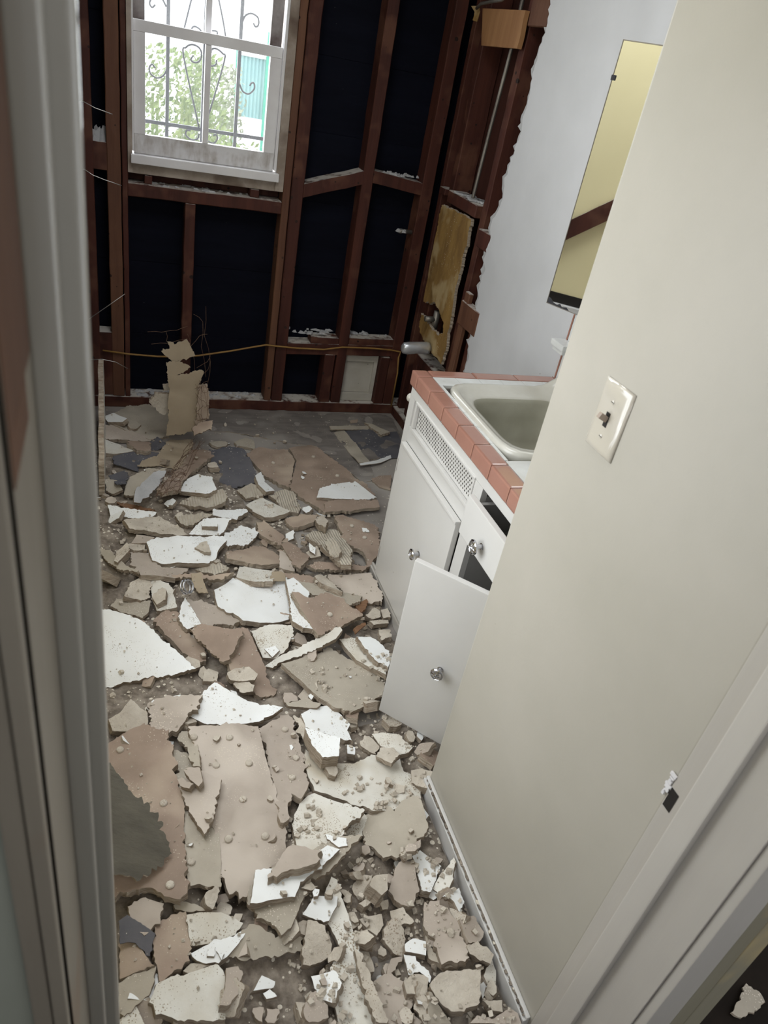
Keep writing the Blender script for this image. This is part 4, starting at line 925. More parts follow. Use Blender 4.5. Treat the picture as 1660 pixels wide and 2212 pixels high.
T('W', '1', [(1090, 1282), (1245, 1292), (1245, 1332), (1090, 1322)], 'small thick white brick-shaped chip on a white slab', t=.018)
T('S', '2', [(130, 1002), (200, 960), (270, 928), (400, 990), (532, 1052), (470, 1085), (370, 1112), (300, 1112), (200, 1060)], 'white plaster slab with a short crack in the centre of the pile')
T('B', '2', [(480, 1130), (640, 1080), (772, 1090), (740, 1155), (600, 1195), (520, 1180)], 'brown board fragment just right of the cracked white slab')
T('W', '2', [(330, 912), (422, 920), (400, 952)], 'tiny white triangle between the combed pieces')
T('B', '2', [(925, 1090), (1100, 1120), (1290, 1170), (1345, 1400), (1320, 1560), (1180, 1430), (1030, 1330), (960, 1200)], 'brown board with broken left edge, touching the closed cabinet door')
T('W', '2', [(1170, 1200), (1215, 1205), (1240, 1240), (1180, 1240)], 'tiny white square on the brown board by the cabinet', t=.006)
T('S', '2', [(665, 1270), (740, 1240), (820, 1218), (960, 1240), (1080, 1390), (1075, 1532), (980, 1525), (900, 1450), (835, 1400), (740, 1330)], 'white board with a combed chunk on it, centre right of the pile')
T('K', '2', [(850, 1312), (920, 1296), (985, 1400), (960, 1462), (880, 1432)], 'combed plaster lump lying on a white board')
T('K', '2', [(750, 1122), (820, 1096), (872, 1150), (845, 1205), (780, 1180)], 'upright pale chunk between two brown boards', t=.03)
T('B', '2', [(225, 1165), (290, 1140), (370, 1200), (470, 1270), (450, 1352), (380, 1330), (260, 1262)], 'upper end of the long snapped brown board')
T('B', '2', [(440, 1350), (500, 1325), (600, 1382), (690, 1492), (640, 1540), (600, 1566), (520, 1470)], 'lower end of the long snapped brown board')
T('P', '2', [(430, 1400), (540, 1480), (565, 1530), (560, 1600), (430, 1560)], 'thin pinkish board corner below the snapped board')
T('P', '3', [(370, 195), (460, 200), (552, 212), (600, 290), (690, 340), (960, 358), (900, 412), (720, 440), (480, 425), (390, 330)], 'pink-brown board under the lower left of the big white slab', t=.018)
T('B', '3', [(700, 440), (960, 415), (1180, 430), (1405, 398), (1300, 470), (1100, 462), (850, 450)], 'narrow brown board below the big white slab')
T('K', '3', [(1020, 352), (1150, 320), (1240, 275), (1365, 350), (1300, 400), (1220, 425), (1080, 402)], 'combed curved plaster piece at the lower right of the big white slab')
T('B', '3', [(1325, 200), (1500, 170), (1700, 140), (1830, 210), (1860, 310), (1700, 330), (1520, 290), (1340, 260)], 'brown board under the second white slab')
T('W', '1', [(1310, 1420), (1400, 1362), (1480, 1308), (1570, 1345), (1658, 1382), (1620, 1442), (1520, 1512), (1400, 1512), (1270, 1498)], 'second white slab, touching the right end of the big white slab')
T('W', '3', [(538, 102), (740, 45), (1000, 38), (1310, 32), (1342, 70), (1250, 182), (1232, 250), (1150, 308), (900, 304), (700, 300), (640, 275), (598, 272), (562, 172)], 'big white slab with a crumbly chip on it, upper left of the pile', damp=.4)
T('K', '3', [(1040, 120), (1080, 90), (1140, 85), (1182, 180), (1120, 188), (1040, 150)], 'crumbly cream chip lying on the big white slab', t=.014)
T('K', '3', [(215, 292), (240, 180), (345, 98), (372, 180), (330, 230), (250, 310)], 'thick plaster chunk standing on edge near the left wall', t=.035)
T('K', '3', [(365, 118), (430, 105), (525, 118), (520, 160), (410, 185), (360, 160)], 'flat tan lump left of the big white slab')
T('P', '3', [(440, 20), (620, 50), (545, 100), (380, 105)], 'pink board tip poking out left of the big white slab')
T('G', '3', [(80, 150), (200, 200), (330, 330), (460, 380), (420, 400), (260, 370), (100, 240)], 'warped board edge sagging over a hole at the left')
T('B', '4', [(620, 95), (740, 55), (1000, 78), (1250, 100), (1190, 130), (900, 140), (730, 135)], 'upper brown board of the stepped pair at mid right', t=.014)
T('P', '4', [(820, 180), (1050, 175), (1230, 160), (1300, 300), (1335, 440), (1180, 440), (1000, 400), (930, 300)], 'flat brown board against the vanity base', damp=.3)
T('S', '4', [(-10, 100), (150, 125), (335, 150), (300, 242), (100, 240), (-40, 200)], 'long white strip lying above the large white board')
T('C', '4', [(300, 150), (410, 165), (420, 245), (262, 240)], 'folded paper flap at the end of the long white strip')
T('B', '4', [(405, 160), (560, 180), (705, 222), (735, 272), (600, 250), (415, 205)], 'thick-edged brown strip right of the paper flap', t=.018)
T('G', '4', [(540, 228), (800, 290), (1000, 350), (1152, 378), (1030, 472), (960, 440), (620, 345)], 'smooth pale board sliding under the brown triangle')
T('W', '4', [(428, 232), (500, 208), (650, 345), (640, 520), (705, 692), (590, 680), (500, 620), (470, 440)], 'white board right of the dusty large white board')
T('W', '3', [(1210, 580), (1300, 520), (1400, 450), (1650, 470), (1940, 440), (1990, 860), (1800, 905), (1500, 885), (1400, 800), (1250, 740)], 'large white board dusted with grit in the centre of the pile', damp=.4)
T('K', '4', [(700, 190), (765, 180), (860, 250), (962, 342), (880, 305), (760, 250)], 'slanting plaster sliver beside the thick-edged brown strip')
T('S', '4', [(105, 712), (270, 650), (492, 658), (470, 800), (430, 892), (310, 972), (210, 962), (140, 800)], 'speckled white triangle below the large white board')
T('W', '4', [(225, 880), (330, 850), (365, 900), (300, 962)], 'small white square on the speckled white triangle', t=.006)
T('G', '3', [(180, 730), (240, 660), (420, 665), (580, 680), (560, 790), (500, 852), (320, 802)], 'dull brown board above the large white board by the door frame')
T('S', '3', [(580, 480), (660, 470), (760, 500), (800, 600), (842, 740), (720, 770), (640, 782), (590, 650)], 'dusty white board heaped with crumbs')
T('K', '3', [(590, 640), (700, 560), (742, 590), (730, 680), (640, 720)], 'heap-topped plaster lump on the dusty white board', t=.02)
T('K', '3', [(320, 642), (380, 500), (460, 462), (585, 470), (580, 640), (420, 662)], 'yellow-stained plaster sheet left of the crumb heap')
T('C', '3', [(985, 410), (1080, 400), (1110, 500), (1150, 600), (1060, 600), (1000, 520)], 'curled paper scrap near the metal ring')
T('B', '3', [(610, 870), (680, 800), (745, 768), (862, 792), (922, 920), (1010, 1050), (1120, 1160), (1132, 1282), (1040, 1292), (900, 1200), (780, 1060)], 'grey-brown board along the edge of the large white sheet at left')
T('P', '3', [(930, 672), (1130, 688), (1280, 772), (1492, 888), (1300, 915), (1080, 925), (1000, 800)], 'light pink-brown triangle left of the large white board')
T('W', 'F', [(406, 1545), (430, 1510), (466, 1472), (500, 1495), (535, 1514), (612, 1528), (590, 1545), (560, 1558), (500, 1568), (440, 1562)], 'white half-moon slab above the long foreground board')
T('K', '5', [(60, 220), (160, 170), (260, 40), (400, 150), (410, 280), (300, 330), (100, 320)], 'crumbling grey-pink plaster heap under the large white sheet', t=.03)
T('W', '3', [(-140, 690), (90, 762), (200, 772), (330, 812), (430, 842), (520, 902), (760, 1110), (1032, 1352), (760, 1420), (440, 1472), (130, 1540), (-140, 1560)], 'large bright white sheet beside the left door frame', damp=.5)
T('W', '3', [(855, 832), (880, 740), (922, 650), (1000, 770), (1082, 912), (1010, 940), (950, 965), (890, 890)], 'cream-white shard above the fan-shaped brown board')
T('B', '4', [(-180, 690), (70, 688), (200, 980), (335, 1302), (180, 1332), (0, 1262), (-70, 1150), (-120, 1000)], 'broad dark brown board under the fan-shaped board')
T('B', '3', [(958, 962), (1040, 925), (1112, 912), (1290, 950), (1482, 970), (1450, 1090), (1400, 1200), (1300, 1292), (1150, 1160), (1030, 1062)], 'fan-shaped brown board in the left centre')
T('K', '3', [(1340, 1392), (1420, 1345), (1560, 1338), (1642, 1420), (1620, 1482), (1500, 1480), (1380, 1462)], 'flaky plaster lump on the broad brown board', t=.02)
T('K', '3', [(1400, 1500), (1500, 1480), (1615, 1520), (1600, 1580), (1480, 1590)], 'torn cream layer at the end of the broad brown board')
T('B', '4', [(486, 338), (540, 345), (620, 392), (700, 390), (792, 345), (835, 350), (1000, 460), (1158, 562), (1000, 640), (740, 752), (690, 700), (580, 520)], 'brown triangular board with a nail plug in the centre right')
T('P', '5', [(410, 80), (480, 40), (580, 10), (905, 10), (870, 70), (780, 185), (700, 300), (660, 335), (580, 352), (430, 290)], 'shaded brown board below the large white sheet')
T('G', '4', [(385, 1020), (600, 960), (830, 868), (1000, 960), (1382, 1112), (1340, 1300), (1200, 1400), (1042, 1480), (860, 1420), (640, 1260)], 'dark beige scored board lying slanted before the open cabinet door', t=.016)
T('S', '4', [(930, 792), (1010, 782), (1090, 780), (1240, 940), (1384, 1072), (1370, 1125), (1240, 1060), (1090, 982)], 'white strip under the bright slab by the open door')
T('W', '4', [(1095, 765), (1230, 768), (1340, 842), (1432, 932), (1392, 1062), (1240, 958)], 'bright white slab at the left edge of the open cabinet door')
T('S', '4', [(225, 1050), (400, 930), (620, 830), (850, 722), (935, 665), (962, 700), (900, 782), (720, 880), (500, 962), (350, 1020)], 'long narrow bent white slat in the centre', t=.02, tilt=(.12, .25))
T('K', '4', [(1180, 562), (1262, 490), (1320, 520), (1322, 580), (1240, 600)], 'pale wedge of plaster beside the vanity base', t=.02)
T('K', '4', [(1322, 510), (1422, 495), (1420, 580), (1350, 590)], 'flat square plaster chip at the vanity base moulding', t=.02)
T('K', '4', [(1220, 610), (1400, 600), (1400, 640), (1260, 650)], 'long lumpy plaster piece by the vanity base', t=.02)
T('K', '4', [(1300, 700), (1420, 690), (1420, 780), (1330, 800)], 'rough plaster lump just left of the open cabinet door', t=.02)
T('N', '4', [(1080, 470), (1190, 410), (1185, 490), (1130, 545)], 'reddish-brown wood chip beside the brown triangle')
T('N', '4', [(1065, 690), (1180, 632), (1185, 652), (1090, 732)], 'rust-brown wood splinter at the tip of the bent slat')
T('P', '4', [(410, 1290), (520, 1320), (545, 1370), (420, 1390)], 'small shaded brown corner beside the slanted board')
T('G', '4', [(430, 1390), (640, 1345), (760, 1400), (700, 1440), (450, 1420)], 'flat beige board end below the slanted board')
# foreground left
T('P', '5', [(1050, 280), (1250, 160), (1420, 300), (1900, 620), (1700, 700)], 'hidden filler board', lift=0) if False else None
T('G', '5', [(640, 480), (760, 520), (1010, 700), (1040, 1000), (1075, 1715), (780, 1722), (735, 1400), (742, 1100)], 'dusty board lying between the two large foreground boards')
T('P', '6', [(0, 280), (110, 210), (240, 150), (330, 430), (405, 720), (385, 792), (262, 812), (240, 905), (232, 1020), (175, 1032), (100, 680)], 'speckled brown board right of the long foreground board')
T('P', '5', [(772, 292), (1000, 278), (1255, 270), (1405, 282), (1530, 780), (1650, 1240), (1655, 1468), (1512, 1542), (1375, 1680), (1290, 1822), (1145, 1792), (1062, 1600), (1010, 1200), (900, 700), (820, 440)], 'long dusty beige board with nail plugs in the foreground', damp=.5)
T('G', '5', [(682, 352), (720, 325), (775, 330), (860, 450), (885, 650), (820, 645), (770, 500)], 'curled narrow board edge left of the long foreground board', t=.016)
T('P', '5', [(702, 850), (760, 760), (900, 680), (1072, 762), (1062, 842), (1020, 950), (1000, 1082), (925, 1255), (810, 1080)], 'pointed beige triangle between the foreground boards')
T('P', '5', [(735, 682), (800, 650), (880, 652), (902, 760), (868, 822), (790, 760)], 'small beige flake on the pointed triangle, upper of two')
T('P', '5', [(680, 762), (720, 745), (822, 798), (782, 842), (700, 815)], 'small beige flake on the pointed triangle, lower of two')
T('B', '5', [(-60, 470), (75, 432), (230, 350), (385, 290), (470, 330), (602, 360), (642, 480), (645, 600), (660, 740), (720, 860), (742, 1100), (748, 1400), (772, 1790), (700, 1860), (560, 1840), (440, 1760), (282, 1802), (130, 1880), (-60, 1900)], 'large curved brown sheet in the left foreground', bend=.10)
T('P', '7', [(130, 360), (180, 320), (270, 288), (412, 330), (382, 490), (342, 492), (262, 582), (180, 500)], 'torn beige flap hanging below the large curved sheet')
T('D', '7', [(60, 470), (130, 420), (340, 560), (300, 740), (190, 640), (70, 640)], 'dark scrap in the hollow below the curved sheet')
T('B', '7', [(335, 490), (450, 440), (585, 398), (612, 662), (605, 780), (500, 860), (382, 950), (360, 800)], 'shaded brown board left of the grubby white slab', damp=.4)
T('B', '7', [(60, 640), (190, 628), (250, 700), (335, 812), (200, 870), (70, 922)], 'dark brown board corner at the lower left edge')
T('G', '7', [(60, 950), (180, 880), (352, 818), (330, 900), (310, 1010), (190, 1122), (100, 1200), (60, 1180)], 'grey sheet with a pale torn rim at the lower left')
T('S', '7', [(100, 1200), (190, 1120), (262, 1272), (240, 1320), (90, 1320)], 'grey-white crumpled scrap at the bottom left corner')
T('S', '7', [(590, 420), (700, 400), (860, 398), (960, 440), (1032, 482), (972, 572), (800, 640), (622, 662), (600, 540)], 'grubby white slab with a shadowed top in the lower left')
T('W', '7', [(622, 722), (760, 650), (972, 572), (1062, 518), (1000, 640), (900, 752), (742, 802)], 'white slab wedge below the grubby white slab')
T('G', '7', [(902, 742), (1000, 620), (1110, 490), (1282, 600), (1502, 548), (1500, 692), (1300, 750), (1110, 782)], 'long beige slab under the slanting foreground board')
T('K', '7', [(740, 380), (820, 370), (870, 290), (945, 372), (930, 430), (850, 455)], 'folded beige flake near the foreground board point')
T('G', '7', [(490, 340), (560, 310), (650, 330), (762, 382), (640, 400), (500, 372)], 'thin curled beige strip near the lower left boards')
T('K', '7', [(722, 285), (780, 235), (832, 200), (832, 270), (792, 382), (732, 335)], 'standing pale wedge below the long foreground board', t=.03)
T('P', '7', [(895, 842), (960, 830), (1022, 862), (992, 962), (922, 1122), (850, 1118), (892, 980)], 'brown chip right of the speckled cream slab')
T('S', '7', [(297, 1100), (330, 1040), (352, 960), (470, 900), (590, 882), (820, 800), (872, 850), (902, 932), (870, 1040), (842, 1120), (890, 1132), (892, 1232), (700, 1240), (520, 1242), (420, 1200), (340, 1152)], 'large speckled cream-white slab at the bottom left')
T('K', '7', [(560, 860), (620, 800), (740, 810), (800, 800), (700, 850), (600, 880)], 'crumbly ridge behind the speckled cream slab')
T('W', '7', [(750, 740), (812, 668), (802, 742)], 'white splinter on the wedge, left of a pair', t=.006)
T('W', '7', [(820, 702), (882, 722), (862, 772)], 'white splinter on the wedge, right of a pair', t=.006)
# foreground centre
T('S', '8', [(200, 420), (250, 310), (320, 452), (420, 742), (482, 952), (560, 1100), (640, 1340), (300, 1340), (240, 1000), (300, 800)], 'long speckled white board running to the bottom edge')
T('K', '8', [(410, 822), (470, 900), (560, 1100), (632, 1340), (560, 1340), (470, 1062)], 'gritty strip of plaster along the long speckled board')
T('W', '7', [(1110, 1010), (1180, 890), (1280, 940), (1270, 990)], 'half-buried white triangle at the bottom centre')
T('W', '7', [(1185, 1032), (1240, 1000), (1292, 1052), (1212, 1072)], 'small white flake standing above two tan ones at the bottom', t=.01)
T('P', '7', [(1112, 1142), (1192, 1140), (1182, 1252), (1122, 1222)], 'small tan flake at the bottom, left of two')
T('P', '7', [(1212, 1150), (1312, 1150), (1290, 1240), (1222, 1260)], 'small tan flake at the bottom, right of two')
T('G', '6', [(430, 1500), (620, 1400), (835, 1160), (700, 1150), (560, 1200), (300, 1300), (-80, 1550), (-100, 1700), (180, 1960), (260, 1900)], 'long slanting beige board pointing down in the foreground', damp=.4)
T('S', '6', [(700, 1132), (770, 1050), (852, 968), (885, 1000), (842, 1152), (722, 1172)], 'pale wedge between the torn grey sheet and the speckled slab')
T('S', '6', [(270, 1050), (300, 960), (328, 890), (400, 820), (452, 800), (650, 880), (862, 942), (780, 1020), (700, 1102), (680, 1152), (600, 1200), (480, 1262), (400, 1270), (310, 1242)], 'grit-covered cream slab in the foreground centre', damp=.5)
T('W', '6', [(-30, 1430), (200, 1420), (390, 1330), (560, 1230), (660, 1262), (520, 1392), (340, 1530), (290, 1650), (120, 1670), (-70, 1700)], 'white slab lying on the slanting beige board')
T('P', '6', [(70, 1492), (130, 1400), (232, 1242), (350, 1240), (472, 1262), (482, 1372), (300, 1430)], 'brown slab with thin edge beside the long foreground board')
T('W', '6', [(540, 1142), (620, 1160), (712, 1170), (722, 1230), (650, 1242), (590, 1200)], 'small curled white chip on the grit-covered slab', t=.005)
T('K', '7', [(1480, 215), (1560, 160), (1615, 190), (1560, 230)], 'crumbly lump on the slanting beige board', t=.012)
T('K', '8', [(50, 920), (60, 760), (82, 610), (180, 642), (250, 780), (242, 862), (100, 930)], 'thick gritty plaster block at bottom centre', t=.03)
T('W', '8', [(45, 570), (90, 500), (142, 438), (292, 440), (272, 530), (232, 612), (140, 605)], 'clean white square slab below the slanting board')
T('W', '8', [(105, 1000), (180, 985), (262, 960), (322, 1052), (252, 1192), (182, 1172), (130, 1090)], 'small bright white slab at the bottom, on the speckled board')
T('P', '8', [(100, 1120), (135, 1108), (222, 1210), (232, 1292), (90, 1332), (48, 1262)], 'lilac-grey flake at the bottom centre')
T('W', '6', [(340, 160), (430, 110), (552, 92), (650, 150), (742, 240), (718, 292), (768, 392), (670, 352), (520, 310), (380, 262)], 'bright white slab below the slanted beige board')
T('S', '6', [(362, 500), (382, 450), (570, 560), (772, 572), (820, 540), (912, 488), (942, 492), (1090, 562), (1150, 520), (1182, 622), (1310, 682), (1322, 852), (1100, 932), (932, 952), (700, 860), (452, 782), (400, 662)], 'largest speckled white slab in the right foreground', damp=.4)
T('K', '6', [(280, 180), (340, 190), (500, 480), (560, 580), (500, 560), (380, 400)], 'edge-on plaster strip left of the small white block')
T('W', '6', [(372, 272), (520, 310), (662, 352), (652, 500), (520, 512), (430, 400)], 'thick white block resting on the largest speckled slab', t=.045, tilt=(0, 0))
T('W', '6', [(718, 412), (782, 432), (780, 492), (720, 482)], 'little white cube beside the thick white block', t=.025)
T('K', '6', [(540, 600), (590, 565), (640, 600), (625, 665), (570, 650)], 'dark-edged lump fallen off the thick white block', t=.02)
T('K', '6', [(830, 412), (860, 332), (932, 362), (982, 420), (952, 482)], 'rough textured chip above the largest speckled slab')
T('S', '6', [(918, 322), (1010, 312), (1122, 320), (1252, 432), (1220, 470), (1148, 492), (1070, 450), (990, 420)], 'yellow-tinged white slab near the open cabinet door')
T('K', '6', [(990, 422), (1100, 430), (1148, 490), (1080, 572), (960, 502)], 'popcorn-textured plaster tile on the largest slab', t=.012)
T('K', '6', [(1040, 690), (1065, 670), (1098, 735), (1045, 715)], 'tiny stone-like chip on the largest speckled slab', t=.015)
T('G', '6', [(1030, 892), (1100, 962), (1160, 880), (1252, 842), (1322, 880), (1382, 1082), (1340, 1152), (1172, 1272), (1080, 1332), (1010, 1352), (930, 1262), (842, 1122), (872, 982), (950, 900)], 'torn grey dish-shaped sheet in the right foreground', bend=.12)
T('P', '6', [(1165, 1290), (1240, 1230), (1320, 1180), (1320, 1240), (1210, 1350)], 'pink-tan torn rim below the dish-shaped sheet')
# foreground right
T('P', '8', [(738, 200), (822, 200), (862, 370), (832, 482), (792, 512), (722, 492), (650, 402), (690, 280)], 'pink-brown slab with a jagged foot in the right foreground')
T('W', '8', [(818, 160), (872, 120), (950, 180), (1022, 230), (985, 330), (952, 412), (880, 400), (852, 250)], 'clean white slab by the right baseboard')
T('W', '8', [(1030, 442), (1090, 410), (1145, 380), (1182, 482), (1150, 562), (1110, 482)], 'white triangle behind the pink-brown slab by the baseboard')
T('S', '8', [(960, 392), (1010, 300), (1060, 240), (1140, 158), (1142, 200), (1100, 300), (1062, 402), (1022, 432)], 'white slab leaning on the right baseboard', tilt=(.35, -.1), t=.012)
T('K', '8', [(390, 382), (420, 330), (462, 280), (532, 300), (525, 400), (532, 430), (472, 460), (432, 450)], 'grey plaster flake with a nail hole in the foreground rubble')
T('K', '8', [(520, 362), (560, 290), (642, 290), (642, 400), (602, 435)], 'angular plaster rock beside the holed flake', t=.035)
T('K', '8', [(308, 402), (350, 400), (392, 430), (370, 482)], 'small triangular chip left of the holed flake', t=.012)
T('K', '8', [(440, 492), (500, 455), (530, 485), (480, 518)], 'rounded pebble of plaster below the holed flake', t=.02)
T('K', '8', [(448, 592), (520, 575), (602, 565), (622, 642), (572, 722), (500, 672)], 'buff plaster slab left of centre in the rubble')
T('K', '8', [(410, 682), (500, 670), (552, 722), (482, 782), (420, 772)], 'knobbly plaster lump at the edge of the long board', t=.025)
T('K', '8', [(660, 542), (752, 520), (832, 622), (742, 642), (672, 602)], 'smooth tan lozenge-shaped chip in the rubble', t=.022)
T('K', '8', [(640, 642), (702, 590), (772, 742), (752, 862), (702, 850), (610, 742)], 'white-backed textured shard in the rubble')
T('W', '8', [(760, 782), (822, 740), (912, 760), (912, 862), (770, 832)], 'off-white slab below the tan lozenge chip')
T('P', '8', [(640, 960), (670, 880), (752, 860), (700, 960), (640, 1010)], 'curved brown chip left of the long white shard')
T('W', '8', [(757, 852), (812, 862), (880, 930), (952, 1012), (940, 1052), (870, 972), (790, 992)], 'long white shard pointing to the big tan block')
T('G', '8', [(905, 680), (950, 780), (1000, 900), (1170, 900), (1042, 952), (930, 880)], 'grey lower layer of the plugged pink board')
T('P', '8', [(908, 482), (980, 480), (1062, 530), (1152, 642), (1180, 760), (1212, 872), (1190, 902), (1022, 918), (990, 802), (902, 642)], 'pink-brown board with a round nail plug near the baseboard')
T('K', '8', [(1200, 792), (1282, 758), (1340, 800), (1392, 850), (1362, 922), (1222, 850)], 'layered plaster block touching the right baseboard', t=.022)
T('P', '8', [(1150, 600), (1250, 580), (1335, 690), (1290, 760), (1210, 770)], 'folded beige flake against the right baseboard')
T('S', '8', [(1320, 1002), (1402, 880), (1424, 962), (1402, 1092), (1342, 1062)], 'cream shard standing at the baseboard')
T('P', '8', [(540, 1042), (622, 990), (780, 1062), (842, 1152), (800, 1242), (902, 1340), (640, 1340), (560, 1122)], 'dark dusty board at the bottom of the foreground')
T('K', '8', [(760, 1032), (840, 985), (932, 1002), (922, 1132), (780, 1122)], 'yellowish plaster block above the dark dusty board', t=.02)
T('K', '8', [(830, 1232), (872, 1130), (935, 1150), (935, 1340), (880, 1312)], 'narrow grey chunk left of the big tan block', t=.02)
T('G', '8', [(930, 1112), (1010, 1220), (1092, 1340), (930, 1340)], 'grey triangle at the bottom under the big tan block')
T('K', '8', [(938, 1072), (1000, 990), (1082, 968), (1180, 955), (1302, 950), (1292, 1102), (1272, 1212), (1182, 1255), (1050, 1222), (980, 1150)], 'big flat tan plaster block in the bottom right rubble', t=.032)
T('W', '8', [(1288, 1082), (1322, 1040), (1355, 1060), (1312, 1172)], 'thin white chip right of the big tan block', t=.008)
T('K', '8', [(1310, 1172), (1452, 1170), (1455, 1250), (1382, 1245)], 'gritty square chip near the bottom of the baseboard')
T('P', '8', [(1225, 1335), (1272, 1280), (1392, 1300), (1500, 1230), (1560, 1262), (1600, 1340)], 'crumbling beige board at the bottom right corner')
for k_, (X_, Y_) in enumerate(((890, 845), (780, 1050))): pass
zone(34, (.35, .72, .45, .95), 'KKKWP', 'on top of the rubble near the cream wall', 51, .006, .016)
zone(26, (.0, .5, .5, 1.3), 'KKWP', 'on the foreground boards', 52, .004, .010)
zone(26, (.1, .8, 1.3, 2.3), 'KKWB', 'on the boards in the middle of the pile', 53, .004, .012)
zone(26, (.1, 1.2, 2.4, 3.2), 'KKW', 'scattered over the far floor', 54, .004, .012)
# nail plugs standing on the boards
def plugs(o, z, pix):
    ox, oy, sc = ZT[z]; dg = [(o.location + v.co) for v in o.data.vertices]
    for (x, y) in pix:
        best = None; r = ray(ox + x / sc, oy + y / sc)
        for p in o.data.polygons:
            if p.material_index != 0: continue
            nn_ = p.normal; c = o.location + p.center; dn = nn_.dot(r)
            if abs(dn) < 1e-4: continue
            t_ = nn_.dot(c - CAMPOS) / dn; q = CAMPOS + r * t_; d = (q - c).length
            if best is None or d < best[0]: best = (d, q, nn_.copy())
        d, q, nn_ = best; u_ = nn_.orthogonal().normalized(); M4 = Matrix.Translation(q) @ Matrix((u_, nn_.cross(u_), nn_)).transposed().to_4x4()
        B = MB(); B.lathe([(.0085, -.001), (.0095, .002), (.008, .005), (.004, .0065)], M4, 9); B.build('nail_plug', M['K'], o)
for o in list(bpy.data.objects):
    lb = o.get('label', '')
    if lb.startswith('long dusty beige board'): plugs(o, '5', [(825, 385), (1145, 388), (1025, 640), (1320, 620), (1265, 945), (1135, 1300), (1465, 1275)])
    if lb.startswith('large curved brown sheet'): plugs(o, '5', [(165, 500), (555, 980), (612, 1712)])
    if lb.startswith('pink-brown board with a round nail plug'): plugs(o, '8', [(1088, 698)])
    if lb.startswith('speckled brown board right'): plugs(o, '6', [(210, 290), (268, 680), (300, 520)])
    if lb.startswith('dusty board lying between'): plugs(o, '5', [(800, 1505)])
    if lb.startswith('brown triangular board with a nail'): plugs(o, '4', [(842, 560)])
    if lb.startswith('left half of the cracked'): plugs(o, '2', [(375, 625)])
    if lb.startswith('right half of the cracked'): plugs(o, '2', [(735, 570), (950, 740)])
    if lb.startswith('brown board with broken left edge'): plugs(o, '2', [(1195, 1295), (1080, 1190)])
# loose stones of plaster in the foreground hollow
rnd = random.Random(78); B = MB()
for k in range(1500):
    y = rnd.uniform(.45, 1.06); x = rnd.uniform(.30, XP - .03)
    if rnd.random() < .25: y = rnd.uniform(1.06, 1.5); x = rnd.uniform(.5, .8)
    elif rnd.random() < .2: x = rnd.uniform(-.06, .3); y = rnd.uniform(1.2, 2.2)
    if noise.noise(Vector((x * 7, y * 7, 3))) < -.05: continue
    i = min(NX - 1, int((x - GX0) / GR)); j = min(NY - 1, int((y - GY0) / GR)); h = HM[i, j]; r = .002 + .006 * rnd.random() ** 2.2
    if h > .075: continue
    R3 = Matrix.Rotation(rnd.uniform(0, 6), 3, 'Z') @ Matrix.Rotation(rnd.uniform(0, 1), 3, 'X'); q = [Vector((sx * rnd.uniform(.6, 1.1), sy * rnd.uniform(.4, 1), sz * rnd.uniform(.35, .8))) * r for sx in (-1, 1) for sy in (-1, 1) for sz in (-1, 1)]
    B.add([R3 @ v + Vector((x, y, h + r * .4)) for v in q], [(0, 1, 3, 2), (4, 6, 7, 5), (0, 4, 5, 1), (2, 3, 7, 6), (0, 2, 6, 4), (1, 5, 7, 3)])
tag(B.build('plaster_gravel', M['K']), 'gravel-sized plaster lumps filling the hollows of the pile', 'plaster gravel', kind='stuff')
# crumbs
rnd = random.Random(77); B = MB()
octv = [(1, 0, 0), (-1, 0, 0), (0, 1, 0), (0, -1, 0), (0, 0, 1), (0, 0, -1)]; octf = [(0, 2, 4), (2, 1, 4), (1, 3, 4), (3, 0, 4), (2, 0, 5), (1, 2, 5), (3, 1, 5), (0, 3, 5)]
for k in range(7500):
    y = rnd.uniform(.42, 3.3); x = rnd.uniform(XL + .02, 1.3)
    if y > 2.45 and rnd.random() < .55: continue
    if y < 1.99 and x > (XP - .025 if y < 1.07 else XF - .03): continue
    if noise.noise(Vector((x * 6, y * 6, 9))) < rnd.uniform(-.35, .25): continue
    i = min(NX - 1, int((x - GX0) / GR)); j = min(NY - 1, int((y - GY0) / GR)); h = HM[i, j]; r = .0012 + .0042 * rnd.random() ** 3
    q = [rnd.uniform(.5, 1.2) for _ in range(6)]; an = rnd.uniform(0, 6.28); c_, s_ = math.cos(an), math.sin(an)
    B.add([(x + (vx * c_ - vy * s_) * r * q[w_], y + (vx * s_ + vy * c_) * r * q[w_], h + r * .5 + vz * r * .8 * q[w_]) for w_, (vx, vy, vz) in enumerate(octv)], octf)
tag(B.build('plaster_crumbs', M['K']), 'tiny plaster crumbs and grit strewn over boards and floor', 'crumbs', kind='stuff')
# ------------------------------------------------------------------ upright torn sheets at the back
def stand(pix, y, kind, label, t=None, seed=1, nrm=(0, -1, 0.04), cat=None, rag=.003, parent=None):
    top, edge, back, tt, nm = KT[kind]
    pts = [hy(150 + a / 3.018, 450 + b_ / 3.018, y) for a, b_ in pix]
    return poly_sheet(nm, pts, nrm, t or tt, [top, edge, back], label, CATS[nm], seed=seed, ragged=rag, noise_a=.003, parent=parent)
us = empty('upright_paper_sheet', hy(365, 935, 2.93), 'tall tan paper sheet standing upright by the back wall, torn across near its top', 'paper sheet')
stand([(630, 1010), (720, 1000), (792, 1042), (700, 1090), (850, 1060), (870, 1088), (850, 1160), (855, 1300), (835, 1360), (805, 1450), (700, 1470), (630, 1478), (648, 1380), (640, 1290), (655, 1180), (640, 1090)], 2.93, 'C', None, seed=61, parent=us).name = 'sheet_body'
stand([(598, 932), (655, 915), (640, 870), (680, 878), (685, 890), (730, 868), (782, 880), (820, 960), (740, 985), (690, 1000), (655, 985)], 2.95, 'C', None, seed=62, parent=us).name = 'sheet_top'
